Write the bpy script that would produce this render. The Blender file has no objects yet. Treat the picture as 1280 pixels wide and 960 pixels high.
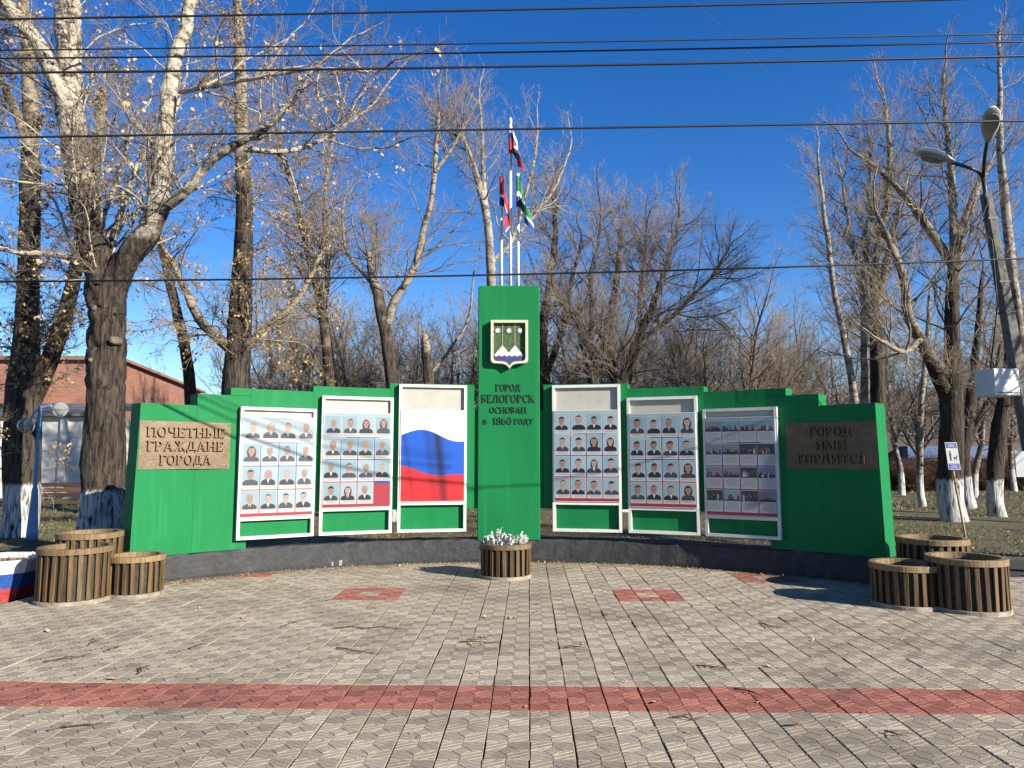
import bpy, math, random
import numpy as np
from mathutils import Vector, Matrix
R = math.radians
scene = bpy.context.scene
col = scene.collection

# ------------------------------------------------------------------ camera, sky, sun, exposure
F_PX = 900.0; PITCH = math.atan(91 / F_PX); YAW = math.atan(4 / F_PX); CAM_H = 1.6
cd = bpy.data.cameras.new('camera'); cam = bpy.data.objects.new('camera', cd); col.objects.link(cam)
cd.sensor_width = 36; cd.lens = F_PX / 1280 * 36; cd.clip_end = 3000; cd.clip_start = 0.05
cam.location = (0, 0, CAM_H); cam.rotation_euler = (math.pi / 2 + PITCH, 0, -YAW)
scene.camera = cam
SUN_EL = R(23); SUN_A = R(36.5)                      # elevation; angle in front of the wall's own line
sx, sy, sz = math.cos(SUN_EL) * math.cos(SUN_A), -math.cos(SUN_EL) * math.sin(SUN_A), math.sin(SUN_EL)
w = bpy.data.worlds.new('World'); scene.world = w; w.use_nodes = True
wn = w.node_tree.nodes; wl = w.node_tree.links
bg = wn['Background']; sky = wn.new('ShaderNodeTexSky'); sky.sky_type = 'NISHITA'; sky.sun_disc = False
sky.sun_elevation = SUN_EL; sky.sun_rotation = math.atan2(sx, sy)
sky.air_density = 1.0; sky.dust_density = 0.0; sky.ozone_density = 3.0; sky.altitude = 300
hs = wn.new('ShaderNodeHueSaturation'); hs.inputs['Saturation'].default_value = 1.34; hs.inputs['Hue'].default_value = 0.514
wl.new(sky.outputs[0], hs.inputs['Color']); wl.new(hs.outputs[0], bg.inputs[0]); bg.inputs[1].default_value = 0.078
sl = bpy.data.lights.new('sun', 'SUN'); sl.energy = 5.0; sl.angle = R(0.5); sl.color = (1.0, 0.92, 0.79)
so = bpy.data.objects.new('sun', sl); col.objects.link(so)
so.rotation_euler = Vector((-sx, -sy, -sz)).to_track_quat('-Z', 'Y').to_euler(); so.location = (20, -12, 20)
scene.view_settings.view_transform = 'Standard'; scene.view_settings.look = 'None'
scene.view_settings.exposure = 1.22; scene.view_settings.gamma = 1.0
scene.view_settings.use_curve_mapping = False
scene.render.resolution_x = 1024; scene.render.resolution_y = 768

# ------------------------------------------------------------------ measuring helpers
def ray(px, py):
    a, b = (px - 640) / F_PX, (480 - py) / F_PX
    fw, up = math.cos(PITCH) - b * math.sin(PITCH), math.sin(PITCH) + b * math.cos(PITCH)
    c, s = math.cos(YAW), math.sin(YAW)
    return np.array([a * c + fw * s, fw * c - a * s, up])
def U(px, py, Y):
    d = ray(px, py); d = d * (Y / d[1]); return np.array([d[0], d[1], d[2] + CAM_H])
def G(px, py, z=0.0):
    d = ray(px, py); t = (z - CAM_H) / d[2]; return np.array([d[0] * t, d[1] * t, z])

# ------------------------------------------------------------------ materials
MATS = {}
def dim(c):
    k = .75 if max(c) < .5 else .80
    return tuple(q * k for q in c)
def mat(name, c1, c2=None, rough=0.7, scale=6.0, stretch=(1, 1, 1), bump=0.0, bscale=40.0, metal=0.0, detail=6, world=False, lo=.35, hi=.65, c3=None, spec=.5):
    c1, c2, c3 = dim(c1), dim(c2) if c2 else None, dim(c3) if c3 else None
    m = bpy.data.materials.new(name); m.use_nodes = True; MATS[name] = m
    n = m.node_tree.nodes; l = m.node_tree.links; b = n['Principled BSDF']
    b.inputs['Roughness'].default_value = rough; b.inputs['Metallic'].default_value = metal
    b.inputs['Specular IOR Level'].default_value = spec
    c1 = (*c1, 1); b.inputs['Base Color'].default_value = c1
    if c2 is not None or bump:
        if world:
            g = n.new('ShaderNodeNewGeometry'); src = g.outputs['Position']
        else:
            g = n.new('ShaderNodeTexCoord'); src = g.outputs['Object']
        mp = n.new('ShaderNodeMapping'); mp.inputs['Scale'].default_value = stretch; l.new(src, mp.inputs[0])
    if c2 is not None:
        t = n.new('ShaderNodeTexNoise'); t.inputs['Scale'].default_value = scale; t.inputs['Detail'].default_value = detail
        t.inputs['Roughness'].default_value = .6
        l.new(mp.outputs[0], t.inputs['Vector'])
        r = n.new('ShaderNodeValToRGB'); r.color_ramp.elements[0].position = lo; r.color_ramp.elements[1].position = hi
        r.color_ramp.elements[0].color = c1; r.color_ramp.elements[1].color = (*c2, 1)
        if c3 is not None:
            e = r.color_ramp.elements.new((lo + hi) / 2); e.color = (*c3, 1)
        l.new(t.outputs['Fac'], r.inputs[0]); l.new(r.outputs[0], b.inputs['Base Color'])
    if bump:
        t2 = n.new('ShaderNodeTexNoise'); t2.inputs['Scale'].default_value = bscale; t2.inputs['Detail'].default_value = 4
        l.new(mp.outputs[0], t2.inputs['Vector'])
        bp = n.new('ShaderNodeBump'); bp.inputs['Strength'].default_value = bump; bp.inputs['Distance'].default_value = .02
        l.new(t2.outputs['Fac'], bp.inputs['Height']); l.new(bp.outputs[0], b.inputs['Normal'])
    return m

def green_paint():
    m = mat('green_paint', (.0065, .155, .045), (.010, .205, .064), rough=.6, scale=1.6, stretch=(1, 1, .35), bump=.12, bscale=9, world=True, lo=.25, hi=.75, spec=.12)
    n = m.node_tree.nodes; l = m.node_tree.links; b = n['Principled BSDF']
    base = b.inputs['Base Color'].links[0].from_socket
    g = n.new('ShaderNodeNewGeometry'); mp = n.new('ShaderNodeMapping'); mp.inputs['Scale'].default_value = (14, 14, .7); l.new(g.outputs['Position'], mp.inputs[0])
    t = n.new('ShaderNodeTexNoise'); t.inputs['Scale'].default_value = 1.0; t.inputs['Detail'].default_value = 5; l.new(mp.outputs[0], t.inputs['Vector'])
    r = n.new('ShaderNodeValToRGB'); r.color_ramp.elements[0].position = .56; r.color_ramp.elements[1].position = .8
    r.color_ramp.elements[0].color = (0, 0, 0, 1); r.color_ramp.elements[1].color = (.45, .45, .45, 1); l.new(t.outputs['Fac'], r.inputs[0])
    mx = n.new('ShaderNodeMixRGB'); mx.inputs[2].default_value = (.021, .20, .079, 1); l.new(r.outputs[0], mx.inputs[0]); l.new(base, mx.inputs[1])
    l.new(mx.outputs[0], b.inputs['Base Color'])
    return m
green_paint()
mat('white_paint', (.62, .62, .585), (.72, .72, .69), rough=.4, scale=5, bump=.05, bscale=30, world=True)
mat('header_white', (.40, .39, .335), (.46, .45, .39), rough=.5, scale=4, world=True)
mat('dark_plinth', (.018, .019, .022), (.05, .051, .055), rough=.72, scale=7, bump=.55, bscale=16, world=True, lo=.3, hi=.75, c3=(.030, .031, .034))
mat('plinth_smear', (.16, .16, .16), (.34, .34, .33), rough=.8, scale=40, world=True)
mat('bronze', (.115, .078, .042), (.175, .122, .070), rough=.5, scale=9, bump=.12, bscale=30, metal=.35, world=True)
mat('bronze_letter', (.11, .068, .03), (.17, .11, .052), rough=.45, scale=14, metal=.35, world=True)
mat('dark_letter', (.006, .022, .014), (.012, .045, .022), rough=.5, scale=30, world=True)
mat('cream', (.52, .47, .33), (.60, .55, .41), rough=.5, scale=20, world=True)
mat('emblem_green', (.014, .05, .014), (.09, .19, .045), rough=.6, scale=60, bump=.6, bscale=70, world=True, lo=.42, hi=.7)
mat('emblem_blue', (.012, .02, .10), (.035, .055, .22), rough=.5, scale=50, bump=.5, bscale=60, world=True)
mat('emblem_white', (.60, .60, .55), (.78, .77, .70), rough=.6, scale=50, bump=.5, bscale=60, world=True)
mat('soil', (.030, .022, .015), (.075, .058, .040), rough=.95, scale=25, bump=.8, bscale=60, world=True)
def wood(name, a, b_, c):
    m = mat(name, a, b_, rough=.62, scale=3.0, stretch=(16, 16, 1.2), bump=.3, bscale=4, world=True, c3=c, lo=.28, hi=.72, spec=.3)
    n = m.node_tree.nodes; l = m.node_tree.links; bs = n['Principled BSDF']
    oi = n.new('ShaderNodeObjectInfo'); hv = n.new('ShaderNodeHueSaturation')
    mr = n.new('ShaderNodeMapRange'); mr.inputs['To Min'].default_value = .62; mr.inputs['To Max'].default_value = 1.3
    l.new(oi.outputs['Random'], mr.inputs[0]); l.new(mr.outputs[0], hv.inputs['Value'])
    l.new(bs.inputs['Base Color'].links[0].from_socket, hv.inputs['Color']); l.new(hv.outputs[0], bs.inputs['Base Color'])
wood('slat_wood', (.055, .030, .013), (.19, .118, .052), (.12, .072, .031))
wood('rim_wood', (.10, .068, .033), (.27, .20, .105), (.19, .13, .065))
wood('bench_wood', (.07, .035, .02), (.14, .07, .035), (.10, .05, .03))
mat('base_ring_paint', (.18, .15, .11), (.38, .33, .26), rough=.75, scale=10, world=True, bump=.2)
mat('liner', (.022, .017, .012), (.05, .038, .026), rough=.8, scale=12, world=True)
mat('rim_inner', (.30, .27, .22), (.44, .41, .35), rough=.8, scale=12, world=True)
mat('silver_leaf', (.34, .37, .34), (.62, .64, .60), rough=.8, scale=40, world=True)
mat('wire_black', (.012, .012, .013), rough=.6)
mat('cable_grey', (.10, .10, .11), rough=.6)
mat('pole_concrete', (.10, .095, .085), (.19, .18, .16), rough=.85, scale=8, bump=.4, bscale=40, world=True)
mat('metal_dark', (.03, .03, .032), (.06, .058, .055), rough=.5, scale=20, metal=.4)
mat('lamp_shell', (.60, .60, .57), (.72, .71, .67), rough=.45, scale=12)
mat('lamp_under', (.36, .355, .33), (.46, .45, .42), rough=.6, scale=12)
mat('lamp_glass', (.16, .165, .16), (.26, .265, .25), rough=.15, scale=8)
mat('box_white', (.62, .62, .60), (.74, .74, .72), rough=.45, scale=6)
mat('pole_white', (.74, .74, .72), (.80, .80, .78), rough=.35, scale=8)
mat('flag_red', (.42, .012, .018), (.55, .02, .03), rough=.8, scale=14)
mat('flag_white', (.66, .67, .70), (.76, .76, .78), rough=.8, scale=14)
mat('flag_blue', (.012, .035, .20), (.02, .055, .28), rough=.8, scale=14)
mat('flag_green', (.012, .17, .06), (.02, .23, .08), rough=.8, scale=14)
mat('blue_post', (.09, .26, .46), (.15, .34, .54), rough=.55, scale=12, bump=.2)
mat('band_white', (.55, .56, .55), (.72, .72, .70), rough=.7, scale=14, bump=.4, world=True)
mat('band_blue', (.015, .07, .33), (.03, .11, .42), rough=.7, scale=14, bump=.4, world=True)
mat('band_red', (.36, .025, .03), (.46, .05, .05), rough=.7, scale=14, bump=.4, world=True)
mat('sign_blue', (.02, .04, .30), rough=.4)
mat('sign_white', (.46, .47, .49), rough=.4)
mat('sign_black', (.02, .02, .03), rough=.4)
mat('stick_wood', (.42, .29, .16), (.56, .42, .26), rough=.7, scale=8, stretch=(10, 10, 1))
mat('white_wall', (.55, .54, .51), (.72, .71, .68), rough=.85, scale=1.2, bump=.2, world=True)
mat('grey_roof', (.10, .10, .11), (.17, .17, .18), rough=.8, scale=2, world=True)
mat('block_wall', (.070, .055, .045), (.115, .090, .072), rough=.9, scale=.7, bump=.2, world=True)
mat('block_roof', (.06, .045, .04), (.10, .08, .07), rough=.9, scale=1, world=True)
mat('window_glass', (.015, .02, .028), rough=.12)
mat('window_frame', (.35, .35, .34), rough=.5)
mat('shop_blue', (.03, .08, .20), (.05, .11, .25), rough=.5, scale=3)
mat('car_white', (.60, .61, .62), rough=.25)
mat('car_dark', (.05, .055, .06), rough=.25)
mat('tyre', (.015, .015, .016), rough=.85)
mat('asphalt', (.05, .05, .052), (.08, .08, .08), rough=.9, scale=3, bump=.3, world=True)
mat('bed', (.016, .014, .011), (.035, .030, .024), rough=.95, scale=12, world=True)
mat('ground', (.060, .048, .022), (.150, .115, .058), rough=.95, scale=.9, bump=.5, bscale=14, world=True, lo=.3, hi=.7, c3=(.085, .078, .030), detail=10)
mat('dry_leaf', (.26, .155, .05), (.50, .36, .15), rough=.8, scale=3, world=True, lo=.3, hi=.7)
mat('pale_leaf', (.42, .30, .14), (.60, .47, .26), rough=.8, scale=9, world=True)
mat('stub_wood', (.10, .08, .06), (.24, .20, .15), rough=.9, scale=14, bump=.5)
mat('dead_twig', (.07, .045, .03), (.14, .10, .07), rough=.9, scale=10, world=True)
mat('grass_blade', (.13, .105, .035), (.34, .27, .12), rough=.9, scale=1.1, world=True, lo=.3, hi=.7, c3=(.15, .15, .045), detail=8)

def brick_mat():
    m = bpy.data.materials.new('red_brick'); m.use_nodes = True; MATS['red_brick'] = m
    n = m.node_tree.nodes; l = m.node_tree.links; b = n['Principled BSDF']; b.inputs['Roughness'].default_value = .9
    g = n.new('ShaderNodeNewGeometry'); sp = n.new('ShaderNodeSeparateXYZ'); l.new(g.outputs['Position'], sp.inputs[0])
    ad = n.new('ShaderNodeMath'); l.new(sp.outputs[0], ad.inputs[0]); l.new(sp.outputs[1], ad.inputs[1])
    cb = n.new('ShaderNodeCombineXYZ'); l.new(ad.outputs[0], cb.inputs[0]); l.new(sp.outputs[2], cb.inputs[1])
    br = n.new('ShaderNodeTexBrick'); br.inputs['Scale'].default_value = 1; br.inputs['Brick Width'].default_value = .26; br.inputs['Row Height'].default_value = .08
    br.inputs['Mortar Size'].default_value = .008
    br.inputs['Color1'].default_value = (.30, .105, .055, 1); br.inputs['Color2'].default_value = (.40, .16, .085, 1); br.inputs['Mortar'].default_value = (.26, .17, .12, 1)
    l.new(cb.outputs[0], br.inputs['Vector'])
    t = n.new('ShaderNodeTexNoise'); t.inputs['Scale'].default_value = .8; t.inputs['Detail'].default_value = 8; l.new(g.outputs['Position'], t.inputs['Vector'])
    mx = n.new('ShaderNodeMixRGB'); mx.blend_type = 'MULTIPLY'; mx.inputs[0].default_value = .6; l.new(br.outputs[0], mx.inputs[1]); l.new(t.outputs['Color'], mx.inputs[2])
    hv = n.new('ShaderNodeHueSaturation'); hv.inputs['Value'].default_value = 1.05; l.new(mx.outputs[0], hv.inputs['Color'])
    hv.inputs['Saturation'].default_value = .9
    l.new(hv.outputs[0], b.inputs['Base Color'])
brick_mat()

TILE_ROT = R(-1.6); TS = .25
def tile_mat(name, dark, light, stain):
    dark, light, stain = dim(dark), dim(light), dim(stain)
    m = bpy.data.materials.new(name); m.use_nodes = True; MATS[name] = m
    n = m.node_tree.nodes; l = m.node_tree.links; b = n['Principled BSDF']; b.inputs['Roughness'].default_value = .82; b.inputs['Specular IOR Level'].default_value = .3
    g = n.new('ShaderNodeNewGeometry')
    vr = n.new('ShaderNodeVectorRotate'); vr.rotation_type = 'Z_AXIS'; vr.inputs['Angle'].default_value = -TILE_ROT; l.new(g.outputs['Position'], vr.inputs['Vector'])
    mp = n.new('ShaderNodeVectorMath'); mp.operation = 'MULTIPLY'; mp.inputs[1].default_value = (1 / TS, 1 / TS, 0); l.new(vr.outputs[0], mp.inputs[0])
    fl = n.new('ShaderNodeVectorMath'); fl.operation = 'FLOOR'; l.new(mp.outputs[0], fl.inputs[0])
    wn_ = n.new('ShaderNodeTexWhiteNoise'); wn_.noise_dimensions = '3D'; l.new(fl.outputs[0], wn_.inputs['Vector'])
    fine = n.new('ShaderNodeTexNoise'); fine.inputs['Scale'].default_value = 26; fine.inputs['Detail'].default_value = 8; l.new(g.outputs['Position'], fine.inputs['Vector'])
    mixv = n.new('ShaderNodeMath'); mixv.operation = 'MULTIPLY_ADD'; mixv.inputs[1].default_value = .75; l.new(wn_.outputs['Value'], mixv.inputs[0])
    sc = n.new('ShaderNodeMath'); sc.operation = 'MULTIPLY_ADD'; sc.inputs[1].default_value = 1.3; sc.inputs[2].default_value = -.52; l.new(fine.outputs['Fac'], sc.inputs[0]); l.new(sc.outputs[0], mixv.inputs[2])
    c = n.new('ShaderNodeMixRGB'); c.inputs[1].default_value = (*dark, 1); c.inputs[2].default_value = (*light, 1); l.new(mixv.outputs[0], c.inputs[0]); c.use_clamp = True
    big = n.new('ShaderNodeTexNoise'); big.inputs['Scale'].default_value = .75; big.inputs['Detail'].default_value = 9; big.inputs['Roughness'].default_value = .62; l.new(g.outputs['Position'], big.inputs['Vector'])
    rr = n.new('ShaderNodeValToRGB'); rr.color_ramp.elements[0].position = .50; rr.color_ramp.elements[1].position = .72; rr.color_ramp.elements[1].color = (.85, .85, .85, 1); l.new(big.outputs['Fac'], rr.inputs[0])
    s = n.new('ShaderNodeMixRGB'); s.inputs[2].default_value = (*stain, 1); l.new(rr.outputs[0], s.inputs[0]); l.new(c.outputs[0], s.inputs[1])
    l.new(s.outputs[0], b.inputs['Base Color'])
    bp = n.new('ShaderNodeBump'); bp.inputs['Strength'].default_value = .35; bp.inputs['Distance'].default_value = .006
    f2 = n.new('ShaderNodeTexNoise'); f2.inputs['Scale'].default_value = 120; f2.inputs['Detail'].default_value = 3; l.new(g.outputs['Position'], f2.inputs['Vector'])
    l.new(f2.outputs['Fac'], bp.inputs['Height']); l.new(bp.outputs[0], b.inputs['Normal'])
tile_mat('tile_grey', (.295, .250, .182), (.465, .407, .308), (.15, .129, .096))
tile_mat('tile_red', (.29, .105, .075), (.42, .165, .12), (.19, .095, .072))

def bark_mat(name, trunk1, trunk2, limb1, limb2, twig, wash, r_trunk, r_limb):
    trunk1, trunk2, limb1, limb2, twig = map(dim, (trunk1, trunk2, limb1, limb2, twig))
    """bark by branch thickness: furrowed trunk, smooth pale limbs, dark twigs; whitewash painted on the foot"""
    m = bpy.data.materials.new(name); m.use_nodes = True; MATS[name] = m
    n = m.node_tree.nodes; l = m.node_tree.links; b = n['Principled BSDF']; b.inputs['Roughness'].default_value = .9; b.inputs['Specular IOR Level'].default_value = .2
    at = n.new('ShaderNodeAttribute'); at.attribute_name = 'rad'
    tc = n.new('ShaderNodeTexCoord')
    mp = n.new('ShaderNodeMapping'); mp.inputs['Scale'].default_value = (20, 20, 2.6); l.new(tc.outputs['Object'], mp.inputs[0])
    nz = n.new('ShaderNodeTexNoise'); nz.inputs['Scale'].default_value = 1; nz.inputs['Detail'].default_value = 7; nz.inputs['Roughness'].default_value = .65; nz.inputs['Distortion'].default_value = .6; l.new(mp.outputs[0], nz.inputs['Vector'])
    def ramp(a, c, p0, p1):
        r = n.new('ShaderNodeValToRGB'); r.color_ramp.elements[0].position = p0; r.color_ramp.elements[1].position = p1
        r.color_ramp.elements[0].color = (*a, 1); r.color_ramp.elements[1].color = (*c, 1); return r
    tr = ramp(trunk1, trunk2, .40, .60); l.new(nz.outputs['Fac'], tr.inputs[0])
    mp2 = n.new('ShaderNodeMapping'); mp2.inputs['Scale'].default_value = (5, 5, 9); l.new(tc.outputs['Object'], mp2.inputs[0])
    n2 = n.new('ShaderNodeTexNoise'); n2.inputs['Scale'].default_value = 1; n2.inputs['Detail'].default_value = 6; n2.inputs['Roughness'].default_value = .7; l.new(mp2.outputs[0], n2.inputs['Vector'])
    lr = ramp(limb1, limb2, .39, .52); l.new(n2.outputs['Fac'], lr.inputs[0])
    # thickness (+noise) -> trunk bark
    n3 = n.new('ShaderNodeTexNoise'); n3.inputs['Scale'].default_value = 3.5; n3.inputs['Detail'].default_value = 4; l.new(tc.outputs['Object'], n3.inputs['Vector'])
    a1 = n.new('ShaderNodeMath'); a1.operation = 'MULTIPLY_ADD'; a1.inputs[1].default_value = r_trunk * .9; a1.inputs[2].default_value = -.45 * r_trunk; l.new(n3.outputs['Fac'], a1.inputs[0])
    a2 = n.new('ShaderNodeMath'); l.new(at.outputs['Fac'], a2.inputs[0]); l.new(a1.outputs[0], a2.inputs[1])
    mr = n.new('ShaderNodeMapRange'); mr.inputs['From Min'].default_value = r_trunk * .85; mr.inputs['From Max'].default_value = r_trunk * 1.15; l.new(a2.outputs[0], mr.inputs[0])
    mx = n.new('ShaderNodeMixRGB'); l.new(mr.outputs[0], mx.inputs[0]); l.new(lr.outputs[0], mx.inputs[1]); l.new(tr.outputs[0], mx.inputs[2])
    mr2 = n.new('ShaderNodeMapRange'); mr2.inputs['From Min'].default_value = r_limb * .5; mr2.inputs['From Max'].default_value = r_limb * 1.5; l.new(at.outputs['Fac'], mr2.inputs[0])
    mx2 = n.new('ShaderNodeMixRGB'); mx2.inputs[1].default_value = (*twig, 1); l.new(mr2.outputs[0], mx2.inputs[0]); l.new(mx.outputs[0], mx2.inputs[2])
    last = mx2.outputs[0]
    if wash:
        sp = n.new('ShaderNodeSeparateXYZ'); l.new(tc.outputs['Object'], sp.inputs[0])
        wz = n.new('ShaderNodeMath'); wz.operation = 'MULTIPLY_ADD'; wz.inputs[1].default_value = .5; l.new(nz.outputs['Fac'], wz.inputs[0]); l.new(sp.outputs[2], wz.inputs[2])
        wr = n.new('ShaderNodeMapRange'); wr.inputs['From Min'].default_value = wash + .27; wr.inputs['From Max'].default_value = wash + .22; l.new(wz.outputs[0], wr.inputs[0])
        fl = ramp((0, 0, 0), (1, 1, 1), .36, .54); l.new(nz.outputs['Fac'], fl.inputs[0])
        ml = n.new('ShaderNodeMath'); ml.operation = 'MULTIPLY'; l.new(wr.outputs[0], ml.inputs[0]); l.new(fl.outputs[0], ml.inputs[1])
        mw = n.new('ShaderNodeMixRGB'); mw.inputs[2].default_value = (.46, .46, .44, 1); l.new(ml.outputs[0], mw.inputs[0]); l.new(last, mw.inputs[1]); last = mw.outputs[0]
    l.new(last, b.inputs['Base Color'])
    bp = n.new('ShaderNodeBump'); bp.inputs['Strength'].default_value = .9; bp.inputs['Distance'].default_value = .05
    ms = n.new('ShaderNodeMath'); ms.operation = 'MULTIPLY'; l.new(nz.outputs['Fac'], ms.inputs[0]); l.new(mr.outputs[0], ms.inputs[1])
    l.new(ms.outputs[0], bp.inputs['Height']); l.new(bp.outputs[0], b.inputs['Normal'])
bark_mat('bark_hero', (.016, .012, .010), (.088, .071, .054), (.055, .043, .033), (.47, .42, .33), (.25, .20, .145), 1.12, .15, .007)
bark_mat('bark_poplar', (.018, .014, .011), (.092, .074, .056), (.05, .038, .028), (.30, .25, .185), (.29, .235, .17), 1.12, .15, .007)
bark_mat('bark_birch', (.06, .05, .042), (.20, .17, .14), (.10, .085, .07), (.36, .32, .26), (.30, .25, .195), 1.05, .14, .007)
bark_mat('bark_dark', (.020, .015, .012), (.085, .068, .053), (.035, .026, .021), (.13, .10, .08), (.32, .27, .215), 1.05, .05, .006)

# ------------------------------------------------------------------ object helpers
def tag(o, label=None, cat=None, group=None, kind=None):
    if label: o['label'] = label
    if cat: o['category'] = cat
    if group: o['group'] = group
    if kind: o['kind'] = kind
    return o
def thing(name, loc, label, cat, group=None, rz=0):
    o = bpy.data.objects.new(name, None); col.objects.link(o); o.empty_display_size = .2
    o.location = loc; o.rotation_euler = (0, 0, rz)
    return tag(o, label, cat, group)
def root_loc(p):
    v = Vector((0, 0, 0))
    while p is not None:
        v += p.location; p = p.parent
    return v
def link(name, me, parent=None, loc=(0, 0, 0), rz=0):
    o = bpy.data.objects.new(name, me); col.objects.link(o); o.parent = parent; o.location = loc; o.rotation_euler = (0, 0, rz); return o
def fast_mesh(name, V, Fq, mats, rad=None, smooth=True, midx=None):
    me = bpy.data.meshes.new(name); V = np.asarray(V, np.float32); Fq = np.asarray(Fq, np.int32); k = Fq.shape[1]
    me.vertices.add(len(V)); me.vertices.foreach_set('co', V.ravel())
    me.loops.add(Fq.size); me.loops.foreach_set('vertex_index', Fq.ravel())
    me.polygons.add(len(Fq)); me.polygons.foreach_set('loop_start', np.arange(len(Fq), dtype=np.int32) * k)
    if smooth: me.polygons.foreach_set('use_smooth', np.ones(len(Fq), bool))
    for m in mats: me.materials.append(MATS[m])
    if midx is not None: me.polygons.foreach_set('material_index', np.asarray(midx, np.int32))
    me.update(calc_edges=True); me.validate()
    if rad is not None:
        a = me.attributes.new('rad', 'FLOAT', 'POINT'); a.data.foreach_set('value', np.asarray(rad, np.float32))
    return me
class MB:
    """collects faces of ONE part; coordinates are world (or local when parent is None and place() is used)"""
    def __init__(s): s.v = []; s.f = []; s.m = []
    def add(s, vs, fs, m=0):
        o = len(s.v); s.v += [tuple(map(float, v)) for v in vs]; s.f += [tuple(i + o for i in f) for f in fs]; s.m += [m] * len(fs)
    def box(s, c, size, rz=0, m=0, bev=0):
        a, b, d = size[0] / 2, size[1] / 2, size[2] / 2; cs, sn = math.cos(rz), math.sin(rz)
        def T(x, y, z): return (c[0] + x * cs - y * sn, c[1] + x * sn + y * cs, c[2] + z)
        if not bev:
            s.add([T(x, y, z) for z in (-d, d) for x, y in ((-a, -b), (a, -b), (a, b), (-a, b))],
                  [(3, 2, 1, 0), (4, 5, 6, 7), (0, 1, 5, 4), (1, 2, 6, 5), (2, 3, 7, 6), (3, 0, 4, 7)], m)
        else:
            e = bev; P = [(-a + e, -b), (a - e, -b), (a, -b + e), (a, b - e), (a - e, b), (-a + e, b), (-a, b - e), (-a, -b + e)]
            Q = [(max(-a + e, min(a - e, x)), max(-b + e, min(b - e, y))) for x, y in P]
            vs = [T(x, y, -d) for x, y in Q] + [T(x, y, -d + e) for x, y in P] + [T(x, y, d - e) for x, y in P] + [T(x, y, d) for x, y in Q]
            fs = [tuple(range(7, -1, -1)), tuple(range(24, 32))]
            for r in range(3):
                for i in range(8): j = (i + 1) % 8; fs.append((r * 8 + i, r * 8 + j, r * 8 + 8 + j, r * 8 + 8 + i))
            s.add(vs, fs, m)
    def prism(s, poly, f, d0, d1, m=0):
        """poly 2-D outline mapped by f(u,v,d), extruded from d0 to d1"""
        n = len(poly); vs = [f(u, v, d0) for u, v in poly] + [f(u, v, d1) for u, v in poly]
        s.add(vs, [tuple(range(n))[::-1], tuple(range(n, 2 * n))] + [(i, (i + 1) % n, n + (i + 1) % n, n + i) for i in range(n)], m)
    def tube(s, pts, rs, k=8, m=0, cap=True):
        pts = [Vector(p) for p in pts]; n = len(pts); vs = []
        if not hasattr(rs, '__len__'): rs = [rs] * n
        ref = None
        for i, p in enumerate(pts):
            t = (pts[min(i + 1, n - 1)] - pts[max(i - 1, 0)]).normalized()
            if ref is None: ref = Vector((0, 0, 1)) if abs(t.z) < .8 else Vector((1, 0, 0))
            u = t.cross(ref).normalized(); v = t.cross(u)
            vs += [tuple(p + (u * math.cos(a) + v * math.sin(a)) * rs[i]) for a in [2 * math.pi * j / k for j in range(k)]]
        fs = [(i * k + j, i * k + (j + 1) % k, (i + 1) * k + (j + 1) % k, (i + 1) * k + j) for i in range(n - 1) for j in range(k)]
        if cap: fs += [tuple(range(k))[::-1], tuple(range((n - 1) * k, n * k))]
        s.add(vs, fs, m)
    def lathe(s, c, prof, k=24, m=0):
        vs = [(c[0] + r * math.cos(2 * math.pi * j / k), c[1] + r * math.sin(2 * math.pi * j / k), c[2] + z) for r, z in prof for j in range(k)]
        s.add(vs, [(i * k + j, i * k + (j + 1) % k, (i + 1) * k + (j + 1) % k, (i + 1) * k + j) for i in range(len(prof) - 1) for j in range(k)], m)
    def mesh(s, name, mats, org=(0, 0, 0), smooth=False):
        me = bpy.data.meshes.new(name); o = Vector(org)
        me.from_pydata([tuple(Vector(v) - o) for v in s.v], [], s.f)
        for m in ([mats] if isinstance(mats, str) else mats): me.materials.append(MATS[m])
        me.polygons.foreach_set('material_index', s.m)
        if smooth: me.polygons.foreach_set('use_smooth', [True] * len(s.f))
        me.update(); return me
    def build(s, name, mats, parent=None, org=None, smooth=False):
        if parent is not None:
            return link(name, s.mesh(name, mats, root_loc(parent), smooth), parent)
        org = org if org is not None else (0, 0, 0)
        return link(name, s.mesh(name, mats, org, smooth), None, org)

# ------------------------------------------------------------------ ground, pavement, lawn
CY, RW = 4.9, 6.3                                   # the wall is an arc: centre (0, CY), front radius RW
def arc(phi, r, z=0): return (r * math.sin(phi), CY + r * math.cos(phi), z)
rng = np.random.default_rng(7); random.seed(7)
gb = MB(); N = 40
gx = np.concatenate([np.linspace(-1500, -60, 6), np.linspace(-40, 40, 41), np.linspace(60, 1500, 6)])
gv = []
for yy in np.concatenate([np.linspace(-1500, -30, 5), np.linspace(-10, 60, 36), np.linspace(80, 2500, 7)]):
    for xx in gx:
        h = -.05
        if yy > 14: h += .05 * math.sin(xx * .7 + yy * .31) * min(1, (yy - 14) / 6)
        gv.append((xx, yy, h))
nx = len(gx); ny = len(gv) // nx
gb.add(gv, [(j * nx + i, j * nx + i + 1, (j + 1) * nx + i + 1, (j + 1) * nx + i) for j in range(ny - 1) for i in range(nx - 1)])
tag(gb.build('ground', 'ground', smooth=True), kind='structure')

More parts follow.
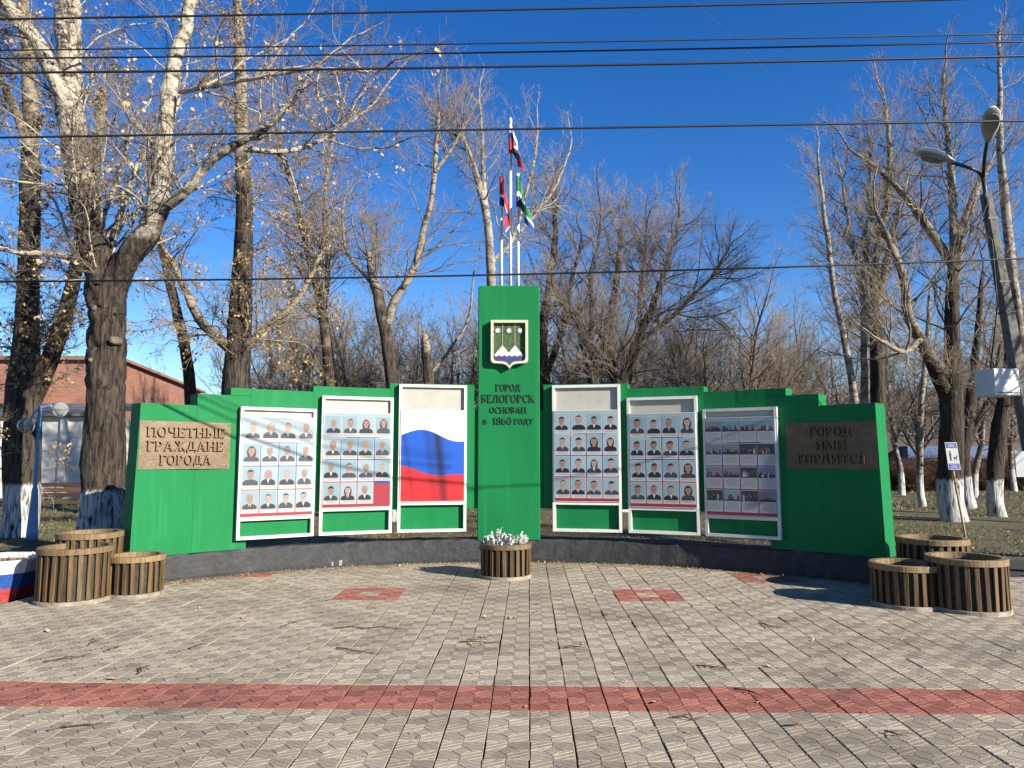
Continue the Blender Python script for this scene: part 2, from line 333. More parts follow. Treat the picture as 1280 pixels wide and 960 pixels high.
ct, st = math.cos(TILE_ROT), math.sin(TILE_ROT)
def tw(u, v, z=0): return (u * ct - v * st, u * st + v * ct, z)      # paving grid -> world
bb = MB()
bb.add([tw(-5.75, -3, -.022), tw(14, -3, -.022), tw(14, 11.75, -.022), tw(-5.75, 11.75, -.022)], [(0, 1, 2, 3)])
pav = tag(bb.build('pavement', 'bed'), kind='structure')
rb = MB(); rb.add([(-400, 44, -.006), (400, 44, -.006), (400, 54, -.006), (-400, 54, -.006)], [(0, 1, 2, 3)])
tag(rb.build('road', 'asphalt'), kind='structure')

def clip(poly, a, b, c):                            # keep a*x+b*y<=c
    out = []
    for i in range(len(poly)):
        p, q = poly[i], poly[(i + 1) % len(poly)]; dp, dq = a * p[0] + b * p[1] - c, a * q[0] + b * q[1] - c
        if dp <= 0: out.append(p)
        if dp * dq < 0: t = dp / (dp - dq); out.append((p[0] + (q[0] - p[0]) * t, p[1] + (q[1] - p[1]) * t))
    return out
def inset(poly, g):
    A = sum(poly[i][0] * poly[(i + 1) % len(poly)][1] - poly[(i + 1) % len(poly)][0] * poly[i][1] for i in range(len(poly)))
    s_ = 1 if A > 0 else -1; out = list(poly)
    for i in range(len(poly)):
        p, q = poly[i], poly[(i + 1) % len(poly)]; dx, dy = q[0] - p[0], q[1] - p[1]; L = math.hypot(dx, dy)
        if L < 1e-6: continue
        nx_, ny_ = s_ * dy / L, -s_ * dx / L
        out = clip(out, nx_, ny_, nx_ * p[0] + ny_ * p[1] - g)
        if len(out) < 3: return []
    return out if s_ > 0 else out[::-1]
def tile_mesh():
    hx, hy, a, c = .1218, .1234, .064, .055
    fac = []
    for mx in (1, -1):
        for my in (1, -1):
            L = math.hypot(a, hx); nn = (a / L, hx / L); d0 = hx * nn[0]
            quad = [(0, a), (hx, 0), (hx, hy), (0, hy)]
            for k in range(3):
                w_ = .0375
                pz = clip(clip(quad, nn[0], nn[1], d0 + (k + 1) * w_), -nn[0], -nn[1], -(d0 + k * w_))
                if len(pz) >= 3: fac.append([(x * mx, y * my) for x, y in pz])
            fac.append([(x * mx, y * my) for x, y in ((0, a), (c, 0), (hx, 0))])
    fac.append([(0, a), (c, 0), (0, -a), (-c, 0)])
    m = MB(); gz = -.0042
    for p in fac:
        q = inset(p, .0016); t = inset(p, .0030)
        if len(q) < 3 or len(t) != len(q): continue
        n = len(q); m.add([(x, y, gz) for x, y in q] + [(x, y, 0) for x, y in t], [tuple(range(n, 2 * n))] + [(i, (i + 1) % n, n + (i + 1) % n, n + i) for i in range(n)])
    b4 = [(-hx, -hy), (hx, -hy), (hx, hy), (-hx, hy)]
    m.add([(x, y, -.02) for x, y in b4] + [(x, y, gz - .0002) for x, y in b4], [(4, 5, 6, 7)] + [(i, (i + 1) % 4, 4 + (i + 1) % 4, 4 + i) for i in range(4)])
    return m
TM = tile_mesh()
tme = {k: TM.mesh('paving_tile', k) for k in ('tile_grey', 'tile_red')}
Gi = lambda p: np.array([p[0] * ct + p[1] * st, -p[0] * st + p[1] * ct])
band = Gi(G(640, 876)); jb = int(round(band[1] / TS))                # red band: two rows
def near_cell(px, py):
    q = Gi(G(px, py)); return int(math.floor(q[0] / TS)), int(math.floor(q[1] / TS))
reds = set()
for (px, py) in ((466, 741), (812, 744), (963, 722), (318, 716)):
    ci, cj = near_cell(px, py)
    for di in (-1, 0, 1):
        for dj in (-1, 0, 1):
            if di or dj: reds.add((ci + di, cj + dj))
cells = []
for i in range(-23, 50):
    for j in range(8, 46):
        u, v = (i + .5) * TS, (j + .5) * TS; X, Y, _ = tw(u, v)
        rr = math.hypot(X, Y - CY); ph = math.atan2(X, Y - CY)
        if Y > CY and rr > RW + .2 and ph < R(54): continue
        if Y > 11.6 or (X > 9.5): continue
        if X < -5.62: continue
        red = j in (jb - 1, jb) or (i, j) in reds or (i >= 25 and j in (34, 35, 36) and i % 3)
        cells.append((X, Y, red))
cells.sort(key=lambda c: c[0] ** 2 + c[1] ** 2)
inview = [c for c in cells if abs(c[0]) < .73 * c[1] + .15 and c[1] > 3.55]
named = set(map(id, inview[:300]))
trg = np.random.default_rng(3)
bigV, bigF, bigM = [], [], []
TV = np.array(TM.v)
for c in cells:
    X, Y, red = c; dz = trg.normal(0, .0016); tx, ty = trg.normal(0, .009, 2); rz = TILE_ROT + trg.normal(0, .009); ox = trg.normal(0, .0018)
    if id(c) in named:
        o = link('paving_tile', tme['tile_red' if red else 'tile_grey'], pav, (X + ox, Y, dz)); o.rotation_euler = (tx, ty, rz)
    else:
        M = np.array(Matrix.Rotation(rz, 3, 'Z') @ Matrix.Rotation(ty, 3, 'Y') @ Matrix.Rotation(tx, 3, 'X'))
        o = len(bigV); bigV.append(TV @ M.T + (X + ox, Y, dz)); n0 = o * len(TV)
        bigF.append(n0); bigM.append(int(red))
V = np.concatenate(bigV)
fl = [tuple(i + n0 for i in f) for n0 in bigF for f in TM.f]
me = bpy.data.meshes.new('paving_tiles'); me.from_pydata(V.tolist(), [], fl)
me.materials.append(MATS['tile_grey']); me.materials.append(MATS['tile_red'])
me.polygons.foreach_set('material_index', np.repeat(bigM, len(TM.f)).astype(np.int32)); me.update()
tag(link('paving_tiles', me, pav), kind='stuff')

# ------------------------------------------------------------------ the curved memorial wall
def sector(m, p0, p1, r0, r1, z0, z1, seg=2, batter=0.0, mi=0):
    """block of an arc between angles p0<p1; batter widens the foot at the outer end"""
    vs, fs = [], []
    for k in range(seg + 1):
        p = p0 + (p1 - p0) * k / seg; pb = p
        if batter and k == seg: pb = p + batter
        vs += [arc(pb, r0, z0), arc(pb, r1, z0), arc(p, r1, z1), arc(p, r0, z1)]
    for k in range(seg):
        a, b = k * 4, k * 4 + 4
        fs += [(a, a + 3, b + 3, b), (a + 1, b + 1, b + 2, a + 2), (a + 3, a + 2, b + 2, b + 3), (a, b, b + 1, a + 1)]
    fs += [(0, 1, 2, 3), (seg * 4, seg * 4 + 3, seg * 4 + 2, seg * 4 + 1)]
    m.add(vs, fs, mi)
PH = .34
m = MB(); nseg = 80
prof = [(RW + .008, -.03), (RW, .05), (RW + .004, PH - .025), (RW + .02, PH), (RW + .44, PH), (RW + .46, PH - .02), (RW + .46, -.03)]
vs = []
pr = np.random.default_rng(11)
for k in range(nseg + 1):
    p = R(-48.6 + 97.2 * k / nseg)
    for r, z in prof: vs.append(arc(p, r + pr.normal(0, .0035), z + pr.normal(0, .004)))
n_ = len(prof)
fs = [(k * n_ + i, k * n_ + i + 1, (k + 1) * n_ + i + 1, (k + 1) * n_ + i) for k in range(nseg) for i in range(n_ - 1)]
fs += [tuple(range(n_))[::-1], tuple(range(nseg * n_, nseg * n_ + n_))]
m.add(vs, fs)
pl = m.build('plinth', 'dark_plinth', org=(0, CY + RW, 0))
tag(pl, 'low curved dark grey concrete plinth running under the green wall', 'plinth')
for px, py, ww, hh in ((413, 701, .03, .07), (424, 699, .05, .085)):
    q = G(px, 708); ph = math.atan2(q[0], q[1] - CY); m = MB()
    m.add([arc(ph - ww / 2 / RW, RW - .006, .03), arc(ph + ww / 2.6 / RW, RW - .006, .02), arc(ph + ww / 2 / RW, RW - .006, .02 + hh), arc(ph - ww / 2.2 / RW, RW - .006, .015 + hh)], [(0, 1, 2, 3)])
    m.build('paint_smear', 'plinth_smear', pl)

# lettering ---------------------------------------------------------
def ringarc(cx, cy, rx, ry, a0, a1, wv, wh, n=14):
    out = []
    for k in range(n):
        q = []
        for a in (a0 + (a1 - a0) * k / n, a0 + (a1 - a0) * (k + 1) / n):
            a = R(a); q.append(((cx + rx * math.cos(a), cy + ry * math.sin(a)), (cx + (rx - wv) * math.cos(a), cy + (ry - wh) * math.sin(a))))
        out.append([q[0][0], q[1][0], q[1][1], q[0][1]])
    return out
def bar(x0, y0, x1, y1, wd):
    if abs(x1 - x0) >= abs(y1 - y0): return [(x0, y0 - wd / 2), (x1, y1 - wd / 2), (x1, y1 + wd / 2), (x0, y0 + wd / 2)]
    return [(x0 - wd / 2, y0), (x0 + wd / 2, y0), (x1 + wd / 2, y1), (x1 - wd / 2, y1)]
def stem(x, w_=.17, y0=0, y1=1, s0=True, s1=True):
    o = [bar(x, y0, x, y1, w_)]
    if s0: o.append([(x - w_ * .95, y0), (x + w_ * .95, y0), (x + w_ * .5, y0 + .09), (x - w_ * .5, y0 + .09)])
    if s1: o.append([(x - w_ * .95, y1), (x - w_ * .5, y1 - .09), (x + w_ * .5, y1 - .09), (x + w_ * .95, y1)])
    return o
H_ = .095
GL = {
 'П': (.86, lambda: stem(.18) + stem(.68) + [bar(.1, .95, .76, .95, H_)]),
 'Г': (.66, lambda: stem(.18) + [bar(.1, .95, .6, .95, H_), [(.5, .92), (.62, .76), (.62, 1)]]),
 'О': (.84, lambda: ringarc(.42, .5, .38, .52, 0, 360, .17, .08, 20)),
 'С': (.78, lambda: ringarc(.42, .5, .38, .52, 48, 312, .17, .08, 18) + [[(.56, .78), (.72, .70), (.72, .98)]]),
 'Р': (.72, lambda: stem(.18) + ringarc(.24, .72, .42, .28, -90, 90, .17, .08, 10)),
 'Д': (.90, lambda: [bar(.2, .1, .36, 1, .10)] + stem(.64, .17, .1, 1, False, False) + [bar(.06, .12, .86, .12, H_), bar(.3, .96, .7, .96, .08), bar(.1, -.14, .1, .12, .09), bar(.82, -.14, .82, .12, .09)]),
 'А': (.86, lambda: [bar(.14, 0, .40, 1, .09), bar(.70, 0, .44, 1, .18), bar(.24, .3, .6, .3, .08), bar(.04, .03, .26, .03, .06), bar(.56, .03, .84, .03, .06)]),
 'Л': (.84, lambda: [bar(.14, 0, .34, 1, .09), bar(.28, .96, .7, .96, .08), bar(.04, .03, .24, .03, .06)] + stem(.64, .17, 0, 1, True, False)),
 'Е': (.72, lambda: stem(.18) + [bar(.1, .95, .62, .95, H_), bar(.2, .5, .52, .5, .08), bar(.1, .05, .64, .05, H_), [(.52, .92), (.63, .78), (.63, 1)], [(.52, .08), (.65, 0), (.65, .24)]]),
 'Н': (.88, lambda: stem(.18) + stem(.70) + [bar(.2, .5, .7, .5, H_)]),
 'Ч': (.80, lambda: stem(.62) + [bar(.17, .62, .17, 1, .16), bar(.06, .97, .28, .97, .06)] + ringarc(.42, .64, .33, .22, 180, 290, .15, .08, 8)),
 'Т': (.78, lambda: stem(.39, .17, 0, 1, True, False) + [bar(.04, .95, .74, .95, H_), [(.03, .98), (.03, .76), (.13, .93)], [(.75, .98), (.65, .93), (.75, .76)]]),
 'Ы': (1.02, lambda: stem(.18) + ringarc(.22, .27, .36, .27, -90, 90, .15, .08, 10) + stem(.86)),
 'Ж': (1.06, lambda: stem(.53) + [bar(.12, 0, .48, .52, .13), bar(.94, 0, .58, .52, .13), bar(.14, 1, .48, .5, .09), bar(.92, 1, .58, .5, .09)]),
 'И': (.90, lambda: stem(.18) + stem(.72) + [bar(.22, .1, .68, .9, .09)]),
 'М': (1.06, lambda: stem(.16, .10) + stem(.88) + [bar(.2, .98, .50, .1, .15), bar(.84, .98, .54, .1, .08)]),
 'Я': (.80, lambda: stem(.62) + ringarc(.56, .72, .42, .28, 90, 270, .17, .08, 10) + [bar(.12, 0, .40, .46, .14)]),
 'Б': (.74, lambda: stem(.18) + [bar(.1, .95, .6, .95, H_), [(.5, .92), (.61, .78), (.61, 1)]] + ringarc(.22, .29, .44, .29, -90, 90, .17, .08, 10)),
 'К': (.82, lambda: stem(.18) + [bar(.24, .5, .66, .96, .09), bar(.74, 0, .36, .56, .16)]),
 'В': (.74, lambda: stem(.18) + ringarc(.22, .28, .44, .28, -90, 90, .17, .08, 10) + ringarc(.22, .77, .38, .23, -90, 90, .16, .08, 10)),
 'У': (.80, lambda: [bar(.16, 1, .42, .42, .17), bar(.66, 1, .26, 0, .09), bar(.04, .97, .28, .97, .06), bar(.54, .97, .76, .97, .06)]),
 '1': (.52, lambda: stem(.28, .17, 0, 1, True, False) + [[(.06, .78), (.2, .82), (.2, 1), (.28, 1)]]),
 '8': (.76, lambda: ringarc(.38, .26, .35, .28, 0, 360, .16, .08, 16) + ringarc(.38, .75, .30, .26, 0, 360, .14, .08, 16)),
 '6': (.76, lambda: ringarc(.38, .3, .34, .32, 0, 360, .16, .08, 16) + ringarc(.5, .5, .46, .5, 95, 185, .16, .08, 9)),
 '0': (.76, lambda: ringarc(.38, .5, .34, .52, 0, 360, .16, .08, 18)),
}
def lettering(text, cx, base, cap, width, fmap, dep, mname, parent):
    """one raised letter object per character, centred at cx on the panel's own (u,v) plane"""
    tot = sum(GL[c][0] if c != ' ' else .5 for c in text); kx = width / tot; x = cx - width / 2
    for ch in text:
        wd = GL[ch][0] if ch != ' ' else .5
        if ch != ' ':
            mm = MB()
            for q, poly in enumerate(GL[ch][1]()):
                mm.prism([(x + a * kx, base + b * cap) for a, b in poly], fmap, 0, dep - .0003 * (q % 7))
            mm.build('letter', mname, parent)
        x += wd * kx
def panel_map(phi, r):
    """(u to the right seen from the front, v up from the ground, d out of the wall)"""
    o = Vector(arc(phi, r)); t = Vector((math.cos(phi), -math.sin(phi), 0)); nrm = Vector((-math.sin(phi), -math.cos(phi), 0))
    return lambda u, v, d: tuple(o + t * u + nrm * d + Vector((0, 0, v)))

def plaque(parent, phi, lines, lit):
    f = panel_map(phi, RW + .008)
    m = MB(); hw, z0, z1 = .575, 1.44, 2.06
    m.prism([(-hw, z0), (hw, z0), (hw, z1), (-hw, z1)], f, .0, .028)
    p = m.build('plaque', 'bronze', parent)
    p['label'] = lit
    f2 = panel_map(phi, RW + .008 - .028)
    for txt, wd, z in lines: lettering(txt, 0, z, .122, wd, f2, .034, 'bronze_letter', p)
    for u in (-hw + .035, hw - .035):
        for v in (z0 + .035, z1 - .035):
            b = MB(); b.prism([(u + .012 * math.cos(a), v + .012 * math.sin(a)) for a in [k * math.pi / 4 for k in range(8)]], f2, 0, .008); b.build('bolt', 'bronze_letter', p)

Z_LOW = .81
def wing(sign, label, lines, plab):
    t = thing('memorial_wall_wing', arc(sign * R(28), RW + .15, 0), label, 'wall')
    def pan(p0, p1, z0, z1, name, r0=RW + .012, r1=RW + .31, batter=0, seg=2):
        m = MB(); a, b = sorted((sign * R(p0), sign * R(p1)))
        if sign > 0: sector(m, a, b, r0, r1, z0, z1, seg, batter)
        else:
            mm = MB(); sector(mm, -b, -a, r0, r1, z0, z1, seg, batter)
            m.add([(-x, y, z) for x, y, z in mm.v], [f[::-1] for f in mm.f])
        o = m.build(name, 'green_paint', t)
        return o
    pan(41.35, 47.75, PH + .004, 2.285, 'end_slab', batter=R(.4), seg=1)
    pan(34.9, 41.33, PH + .004, 2.445, 'stepped_slab', r0=RW + .0135, seg=2)
    pan(26.6, 37.0, 2.0, 2.545, 'wall_panel_top', r0=RW + .004, r1=RW + .306, seg=3) if False else None
    pan(27.0, 34.88, Z_LOW, 2.55, 'wall_panel', r0=RW + .013)
    pan(34.9, 37.4, 2.449, 2.55, 'step_block', r0=RW + .0135, seg=1)
    pan(16.7, 26.98, Z_LOW, 2.635, 'wall_panel', r0=RW + .012, seg=3)
    pan(4.9, 16.68, Z_LOW, 2.72, 'wall_panel', r0=RW + .013, seg=3)
    pan(3.6, 4.88, Z_LOW, 2.33, 'link_panel', r0=RW + .05, r1=RW + .2, seg=1)
    plaque(t, sign * R(42.5), lines, plab)
    return t
wing(-1, 'left wing of the curved green wall, carrying the sunlit bronze plaque', [('ПОЧЕТНЫЕ', 1.0, 1.86), ('ГРАЖДАНЕ', .98, 1.68), ('ГОРОДА', .66, 1.50)], 'sunlit bronze plaque with three lines of raised letters')
wing(1, 'right wing of the curved green wall in shade, carrying the dark plaque', [('ГОРОД', .55, 1.87), ('ИМИ', .40, 1.69), ('ГОРДИТСЯ', .88, 1.51)], 'shaded bronze plaque with three lines of raised letters')

# central stele ------------------------------------------------------
SF = CY + RW - .018; STOP = U(636, 358, SF)[2]
t = thing('stele', (0, SF + .22, PH), 'tall green rectangular stele with a shield emblem and dark raised lettering', 'stele')
m = MB(); m.box((0, SF + .2, (PH + STOP) / 2 - .004), (.965, .40, STOP - PH + .012), bev=.012); stele_body = m.build('body', 'green_paint', t)
m = MB(); m.box((0, SF + .2, STOP + .006), (.93, .37, .012)); m.build('cap_plate', 'green_paint', t)
fS = lambda u, v, d: (u, SF - d, v)
def zs(py): return U(636, py, SF)[2]
for txt, wd, p0, p1 in (('ГОРОД', .39, 480.5, 489), ('БЕЛОГОРСК', .84, 493.5, 503.5), ('ОСНОВАН', .58, 508.8, 516.6)):
    lettering(txt, -.01, zs(p1), zs(p0) - zs(p1), wd, fS, .013, 'dark_letter', t)
lettering('В', -.365, zs(530.3), .07, .075, fS, .013, 'dark_letter', t)
lettering('1860', -.10, zs(530.8), .112, .30, fS, .013, 'dark_letter', t)
lettering('ГОДУ', .235, zs(530.3), .085, .31, fS, .013, 'dark_letter', t)
# shield: hollow cream frame, field, waves, mountains, stars
sh0, sh1 = zs(461.5), zs(401.5); sw = .29
def shield(s_=1.0):
    cz = (sh0 + sh1) / 2; h = (sh1 - sh0) / 2; o = []
    o += [(-1, 1), (1, 1), (1, -.62)]
    for k in range(1, 6): a = k * math.pi / 10; o.append((1 - .18 * (1 - math.cos(a)), -.62 - .16 * math.sin(a)))
    o += [(.4, -.80), (.2, -.84), (.08, -.92), (0, -1.0), (-.08, -.92), (-.2, -.84), (-.4, -.80)]
    for k in range(5, 0, -1): a = k * math.pi / 10; o.append((-1 + .18 * (1 - math.cos(a)), -.62 - .16 * math.sin(a)))
    o.append((-1, -.62))
    return [(x * (sw - s_), cz + y * (h - s_)) for x, y in o][::-1]
EX = .01
sh = lambda poly: [(x + EX, z) for x, z in poly]
m = MB(); o_, i_ = sh(shield(0)), sh(shield(.042)); n = len(o_)
vs = [fS(u, v, d) for d in (0, .105) for u, v in o_] + [fS(u, v, d) for d in (0, .105) for u, v in i_]
fs = []
for k in range(n):
    j = (k + 1) % n
    fs += [(k, j, n + j, n + k), (n + k, n + j, 3 * n + j, 3 * n + k), (2 * n + j, 2 * n + k, 3 * n + k, 3 * n + j)]
m.add(vs, fs); em = m.build('shield_emblem', 'cream', t)
em['label'] = 'shield with three white stars, two white peaks and blue waves'
m = MB(); m.prism(sh(shield(.040)), fS, .0, .045); m.build('field', 'emblem_green', em)
ib, it = sh0 + .155, sh1 - .045
wave = [(EX - sw + .05, sh0 + .12), (EX, sh0 + .07), (EX + sw - .05, sh0 + .12)] + [(EX + sw - .05 - k * (2 * sw - .1) / 24, ib + .045 + .016 * math.cos(k * math.pi / 2 * 1.0)) for k in range(25)]
m = MB(); m.prism(wave, fS, .045, .066); m.build('waves', 'emblem_blue', em)
for cx in (-.11, .085):
    m = MB(); m.prism([(EX + cx - .145, ib + .04), (EX + cx + .145, ib + .04), (EX + cx, ib + .215)], fS, .045, .058 + (.002 if cx > 0 else 0)); m.build('mountain', 'emblem_white', em)
    m = MB(); m.box((EX + cx, SF - .05, (ib + .2 + it) / 2), (.007, .01, it - ib - .2)); m.build('gold_line', 'cream', em)
for cx in (-.185, -.01, .165):
    m = MB(); zc = it - .115
    m.prism([(EX + cx + (.048 if k % 2 == 0 else .026) * math.cos(k * math.pi / 8), zc + (.048 if k % 2 == 0 else .026) * math.sin(k * math.pi / 8)) for k in range(16)], fS, .045, .062); m.build('star', 'emblem_white', em)

# display boards -----------------------------------------------------
for nm, c in (('print_pale', (.46, .62, .70)), ('print_white', (.74, .75, .76)), ('print_cyan', (.34, .53, .62)), ('print_blue', (.03, .08, .33)), ('print_red', (.50, .025, .045)), ('print_suit', (.014, .015, .022)),
              ('print_grey', (.055, .06, .075)), ('print_skin', (.50, .28, .20)), ('print_pale_skin', (.62, .42, .33)), ('print_hair', (.03, .022, .02)), ('print_grey_hair', (.36, .35, .34)), ('print_text', (.34, .36, .42)),
              ('print_flag_blue', (.008, .07, .42)), ('print_deep_blue', (.012, .022, .13)), ('print_flag_red', (.62, .02, .025)), ('print_photo', (.07, .08, .10)), ('print_olive', (.045, .055, .045)), ('print_maroon', (.20, .03, .035))):
    mat(nm, tuple(q * .56 for q in c), rough=.38)
fm = mat('flag_print', (.5, .5, .5), rough=.38); fa = fm.node_tree.nodes.new('ShaderNodeAttribute'); fa.attribute_name = 'print'
fm.node_tree.links.new(fa.outputs['Color'], fm.node_tree.nodes['Principled BSDF'].inputs['Base Color'])
PM = ['print_pale', 'print_white', 'print_cyan', 'print_blue', 'print_red', 'print_suit', 'print_grey', 'print_skin', 'print_pale_skin', 'print_hair', 'print_grey_hair', 'print_text', 'print_photo', 'print_olive', 'print_maroon', 'print_flag_blue', 'print_flag_red', 'print_deep_blue']
PI_ = {k: i for i, k in enumerate(PM)}
def flat(m, poly, f, d, mi): m.add([f(u, v, d) for u, v in poly], [tuple(range(len(poly)))], PI_[mi])
def rect(m, u0, v0, u1, v1, f, d, mi): flat(m, [(u0, v0), (u1, v0), (u1, v1), (u0, v1)], f, d, mi)
def ell(cx, cy, rx, ry, n=14, a0=0, a1=360): return [(cx + rx * math.cos(R(a0 + (a1 - a0) * k / n)), cy + ry * math.sin(R(a0 + (a1 - a0) * k / n))) for k in range(n + (0 if a1 - a0 == 360 else 1))]
def portrait(m, f, u, v, w_, h, d, rg, old):
    """printed head-and-shoulders picture with a caption, generic"""
    rect(m, u, v, u + w_, v + h, f, d, 'print_white'); pv = v + h * .18
    rect(m, u + w_ * .03, pv, u + w_ * .97, v + h * .98, f, d + .0006, 'print_pale' if rg.random() < .6 else 'print_cyan')
    cx = u + w_ * (.5 + rg.uniform(-.05, .05)); ph = h * .77; hs_ = ph * rg.uniform(.205, .245); hy = pv + ph * rg.uniform(.585, .65)
    suit = rg.choice(['print_suit', 'print_suit', 'print_suit', 'print_grey', 'print_olive', 'print_grey'])
    woman = rg.random() < .38; skin = 'print_pale_skin' if rg.random() < .5 else 'print_skin'
    hair = 'print_grey_hair' if (old and rg.random() < .6) else 'print_hair'
    sw_ = w_ * rg.uniform(.40, .46); top = hy - hs_ * 1.35
    if woman and rg.random() < .6: flat(m, ell(cx, hy - hs_ * .35, hs_ * 1.12, hs_ * 1.55), f, d + .0012, hair)
    flat(m, [(cx - sw_, pv + .0005), (cx + sw_, pv + .0005), (cx + sw_ * .97, pv + (top - pv) * .55), (cx + sw_ * .70, pv + (top - pv) * .86), (cx + hs_ * .35, top + hs_ * .1), (cx - hs_ * .35, top + hs_ * .1), (cx - sw_ * .70, pv + (top - pv) * .86), (cx - sw_ * .97, pv + (top - pv) * .55)], f, d + .0016, suit)
    flat(m, [(cx - hs_ * .38, top), (cx + hs_ * .38, top), (cx + hs_ * .38, hy), (cx - hs_ * .38, hy)], f, d + .0020, skin)
    if not woman or rg.random() < .4:
        flat(m, [(cx - hs_ * .42, top + hs_ * .05), (cx, pv + (top - pv) * .25), (cx + hs_ * .42, top + hs_ * .05)], f, d + .0023, 'print_white')
        if rg.random() < .7: flat(m, [(cx - hs_ * .1, top), (cx + hs_ * .1, top), (cx + hs_ * .09, pv + (top - pv) * .42), (cx, pv + (top - pv) * .3), (cx - hs_ * .09, pv + (top - pv) * .42)], f, d + .0026, rg.choice(['print_suit', 'print_maroon', 'print_blue']))
    flat(m, ell(cx, hy, hs_ * .80, hs_ * 1.06), f, d + .0029, skin)
    k = rg.uniform(.1, .5)
    flat(m, ell(cx, hy + hs_ * .12, hs_ * .88, hs_ * 1.06, 10, 15, 165) + [(cx - hs_ * .55, hy + hs_ * (.3 + k)), (cx + hs_ * .45, hy + hs_ * (.4 + k))], f, d + .0032, hair)
    for q in (-1, 1): rect(m, cx + q * hs_ * .34 - hs_ * .13, hy + hs_ * .02, cx + q * hs_ * .34 + hs_ * .13, hy + hs_ * .14, f, d + .0035, 'print_hair')
    rect(m, cx - hs_ * .22, hy - hs_ * .52, cx + hs_ * .22, hy - hs_ * .43, f, d + .0035, 'print_maroon')
    for q in (.135, .075): ww = rg.uniform(.26, .42) * w_; rect(m, u + w_ / 2 - ww, v + h * q, u + w_ / 2 + ww, v + h * (q + .022), f, d + .0006, 'print_text')
def groupshot(m, f, u, v, w_, h, d, rg):
    rect(m, u, v, u + w_, v + h, f, d, 'print_white'); b = v + h * .50
    rect(m, u + .004, b, u + w_ - .004, v + h * .97, f, d + .0006, rg.choice(['print_photo', 'print_grey', 'print_cyan', 'print_photo', 'print_text', 'print_grey_hair']))
    rect(m, u + .004, b, u + w_ - .004, b + h * rg.uniform(.06, .16), f, d + .0009, rg.choice(['print_suit', 'print_olive', 'print_grey', 'print_maroon']))
    for k in range(rg.randint(6, 10)):
        x = u + w_ * (.1 + .8 * rg.random()); y = b + h * rg.uniform(.14, .30); s_ = h * .026
        flat(m, [(x - s_ * 1.5, b + h * .03), (x + s_ * 1.5, b + h * .03), (x + s_ * 1.3, y - s_), (x - s_ * 1.3, y - s_)], f, d + .0012 + k * .0001, rg.choice(['print_suit', 'print_white', 'print_grey', 'print_maroon', 'print_blue']))
        flat(m, ell(x, y, s_, s_ * 1.3, 8), f, d + .0026, 'print_skin')
    for q in range(6): ww = rg.uniform(.3, .45) * w_; rect(m, u + w_ / 2 - ww, v + h * (.42 - q * .06), u + w_ / 2 + ww, v + h * (.42 - q * .06 + .012), f, d + .0006, 'print_text')

